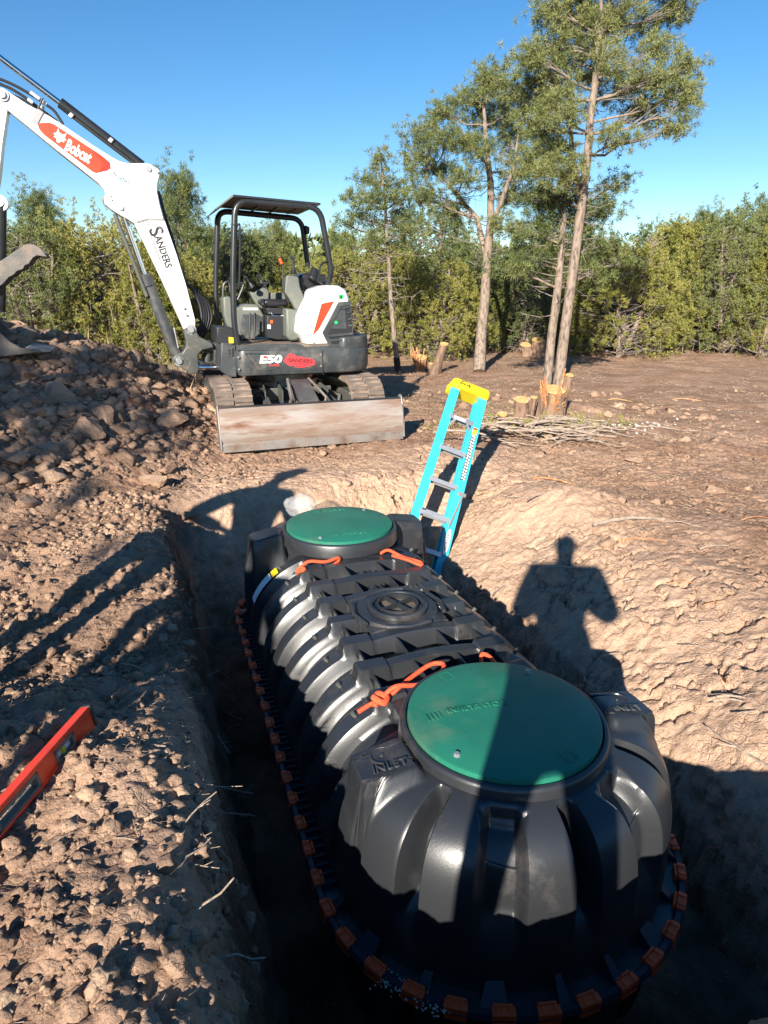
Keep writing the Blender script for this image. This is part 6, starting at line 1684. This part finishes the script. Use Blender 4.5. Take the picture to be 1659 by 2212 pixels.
me = np_mesh('gravel_on_rim', np.concatenate(VV), np.concatenate(FF)); me.materials.append(M['chalk']); tag(link_mesh('gravel_on_rim', me), 'small spill of white gravel on the tank rim', 'gravel', kind='stuff')
# ------------------------------------------------------------ the people whose shadows fall into the view
def skin_mesh(name, pts, edges, radii, m, parent, root=0, sub=2):
    me = bpy.data.meshes.new(name); me.from_pydata([tuple(p) for p in pts], edges, []); o = bpy.data.objects.new(name, me); col.objects.link(o)
    md = o.modifiers.new('skin', 'SKIN'); md.use_smooth_shade = True
    lay = me.skin_vertices[0].data
    for i, r_ in enumerate(radii): lay[i].radius = (r_, r_) if not hasattr(r_, '__len__') else r_; lay[i].use_root = (i == root)
    s = o.modifiers.new('subsurf', 'SUBSURF'); s.levels = sub; s.render_levels = sub
    me.materials.append(m); o.parent = parent; return o
def person(label, loc, yaw, J, coat, legs, hat=True, phone=None):
    """J: joint dictionary in the person's own frame, facing +y"""
    root = empty('person', loc, yaw); tag(root, label, 'person')
    names = ['pelvis', 'waist', 'chest', 'neck', 'head', 'crown', 'shL', 'elL', 'wrL', 'shR', 'elR', 'wrR', 'hipL', 'knL', 'anL', 'toL', 'hipR', 'knR', 'anR', 'toR']
    rad = {'pelvis': (.15, .11), 'waist': (.14, .105), 'chest': (.155, .115), 'neck': .055, 'head': .085, 'crown': .078, 'shL': .062, 'elL': .046, 'wrL': .030, 'shR': .062, 'elR': .046, 'wrR': .030, 'hipL': .088, 'knL': .058, 'anL': .042, 'toL': .038, 'hipR': .088, 'knR': .058, 'anR': .042, 'toR': .038}
    E_ = [('pelvis', 'waist'), ('waist', 'chest'), ('chest', 'neck'), ('neck', 'head'), ('head', 'crown'), ('chest', 'shL'), ('shL', 'elL'), ('elL', 'wrL'), ('chest', 'shR'), ('shR', 'elR'), ('elR', 'wrR'),
          ('pelvis', 'hipL'), ('hipL', 'knL'), ('knL', 'anL'), ('anL', 'toL'), ('pelvis', 'hipR'), ('hipR', 'knR'), ('knR', 'anR'), ('anR', 'toR')]
    P = [Vector(J[n]) for n in names]; ix = {n: i for i, n in enumerate(names)}; rr = [rad[n] for n in names]; ed = [(ix[a], ix[b]) for a, b in E_]
    for side in 'LR':      # hand: palm and five unequal curled fingers
        w = Vector(J['wr' + side]); d = (w - Vector(J['el' + side])).normalized(); k = Vector(J.get('palm' + side, (0, 0, 1))); a = (k - d * k.dot(d)).normalized(); n_ = d.cross(a)
        palm = w + d * .07; P.append(palm); rr.append((.034, .016)); pi = len(P) - 1; ed.append((ix['wr' + side], pi))
        for f_, (off, l) in enumerate(((-.030, .062), (-.010, .076), (.010, .072), (.030, .056))):
            b0 = palm + n_ * off + d * .03; b1 = b0 + d * l * .5 + a * .012; b2 = b1 + d * l * .35 + a * .028
            for q in (b0, b1, b2): P.append(q); rr.append(.0095)
            ed += [(pi, len(P) - 3), (len(P) - 3, len(P) - 2), (len(P) - 2, len(P) - 1)]
        t0 = palm - d * .02 + n_ * -.045; t1 = t0 + d * .035 + n_ * -.012 + a * .015
        for q in (t0, t1): P.append(q); rr.append(.011)
        ed += [(pi, len(P) - 2), (len(P) - 2, len(P) - 1)]
    body = skin_mesh('body', P, ed, rr, M['skin'], root)
    h = Vector(J['head']); fw = Vector((0, 1, 0))
    for sx in (-1, 1):
        e = MB(); e.lathe([(0, .012), (.008, .009), (.012, 0), (0, -.01)], h + Vector((sx * .032, .083, .015)), (0, 1, 0), 10); e.build('eye', M['decal_white'], root, smooth=True)
        e = MB(); e.lathe([(0, -.012), (.016, -.008), (.026, 0), (.016, .008), (0, .012)], h + Vector((sx * .088, 0, .0)), (1, 0, 0), 10); e.build('ear', M['skin'], root, smooth=True)
    e = MB(); e.tube([h + Vector((0, .085, .03)), h + Vector((0, .108, -.012)), h + Vector((0, .088, -.025))], [.008, .015, .010], 8); e.build('nose', M['skin'], root, smooth=True)
    e = MB(); e.tube([h + Vector((-.024, .086, -.048)), h + Vector((0, .092, -.050)), h + Vector((.024, .086, -.048))], [.004, .006, .004], 6); e.build('mouth', M['darkred'], root, smooth=True)
    def sub_(ns, grow, nm, m, ext=None):
        i2 = {n: i for i, n in enumerate(ns)}; pp = [Vector(J[n]) for n in ns]; r2 = []
        for n in ns:
            r_ = rad[n]; r2.append(tuple(x + grow for x in r_) if hasattr(r_, '__len__') else r_ + grow)
        skin_mesh(nm, pp, [(i2[a], i2[b]) for a, b in E_ if a in i2 and b in i2], r2, m, root)
    sub_(['pelvis', 'waist', 'chest', 'shL', 'elL', 'wrL', 'shR', 'elR', 'wrR'], .024, 'jacket', coat)
    sub_(['pelvis', 'hipL', 'knL', 'anL', 'hipR', 'knR', 'anR'], .014, 'trousers', legs)
    for s in 'LR':
        b = MB(); an = Vector(J['an' + s]); to = Vector(J['to' + s]); b.tube([an + Vector((0, -.03, .06)), an + Vector((0, -.03, -.02)), an.lerp(to, .6) + Vector((0, 0, -.03)), to + Vector((0, .03, -.012))], [.055, .058, .052, .038], 10); b.build('boot', M['boot'], root, smooth=True)
    if hat:
        c = MB(); c.lathe([(.102, .035), (.105, .07), (.095, .11), (.06, .135), (0, .142)], h, (0, 0, 1), 24); c.box(h + Vector((0, .13, .045)), (.15, .11, .012)); c.build('cap', M['cap'], root, smooth=True)
    return root
def pose(h=1.75, spread=.16, lean=0.0, **kw):
    s = h / 1.75
    J = dict(pelvis=(0, 0, .98), waist=(0, .01 + lean * .3, 1.14), chest=(0, .0 + lean * .7, 1.36), neck=(0, lean * 1.0, 1.50), head=(0, .03 + lean * 1.15, 1.62), crown=(0, .01 + lean * 1.2, 1.70),
             shL=(-.19, lean * .8, 1.42), shR=(.19, lean * .8, 1.42), elL=(-.27, .0, 1.14), elR=(.27, .0, 1.14), wrL=(-.25, .1, .90), wrR=(.25, .1, .90),
             hipL=(-.095, 0, .93), hipR=(.095, 0, .93), knL=(-spread * .8, .02, .50), knR=(spread * .8, .02, .50), anL=(-spread, -.02, .09), anR=(spread, -.02, .09), toL=(-spread - .03, .14, .04), toR=(spread + .03, .14, .04))
    J.update(kw)
    return {k: (v[0] * s, v[1] * s, v[2] * s) if not k.startswith('palm') else v for k, v in J.items()}
# the photographer: holds the phone at the camera's own place
yawp = -R(8)
pz = gz(-.1, -.42)
base = Vector((-.105, -.45, pz)); RotI = Matrix.Rotation(-yawp, 3, 'Z')
def own(p): v = RotI @ (Vector(p) - base); return (v.x, v.y, v.z)
hgt = 1.77
Jp = pose(hgt, .21)
s_ = hgt / 1.75
def inv(v): return tuple(x / s_ for x in v)
wl_, wr_ = own((-.125, -.17, EYE - .14)), own((.125, -.17, EYE - .14))
Jp = pose(hgt, .20, wrL=inv(wl_), wrR=inv(wr_), elL=(-.26, .03, 1.10), elR=(.30, .05, 1.14), palmL=(1, 0, 0), palmR=(-1, 0, 0))
person('person in a dark jacket holding up a phone at the near end of the pit', base, yawp, Jp, M['jacket'], M['denim'], hat=False)
ph = MB(); ph.box((0, 0, 0), (.155, .009, .075)); pho = ph.build('phone', M['bplastic'], None, bevel=.004); pho.location = (-.05, -.030, EYE - .012); pho.rotation_euler = (-PITCH, 0, 0)
pho.rotation_euler = (-PITCH, R(90), 0); pho.location = (.0, -.033, EYE - .055)
tag(pho, 'black phone held upright in front of the person at the pit', 'phone')
# second person left of the frame, hand raised to the head
x2, y2 = -2.10, 1.55
person('person in a tan jacket on the left bank, hand on hip, beyond the left edge', (x2, y2, gz(x2, y2)), -R(10), pose(1.72, .13, elL=(-.46, -.05, 1.20), wrL=(-.22, .06, 1.05), elR=(.30, -.02, 1.16), wrR=(.22, .18, 1.02)), M['tanjacket'], M['denim'])
# third person behind, left
x3, y3 = -1.97, -.48
person('person in a dark jacket and cap standing back on the left bank', (x3, y3, gz(x3, y3)), -R(20), pose(1.76, .10), M['jacket'], M['jacket'])
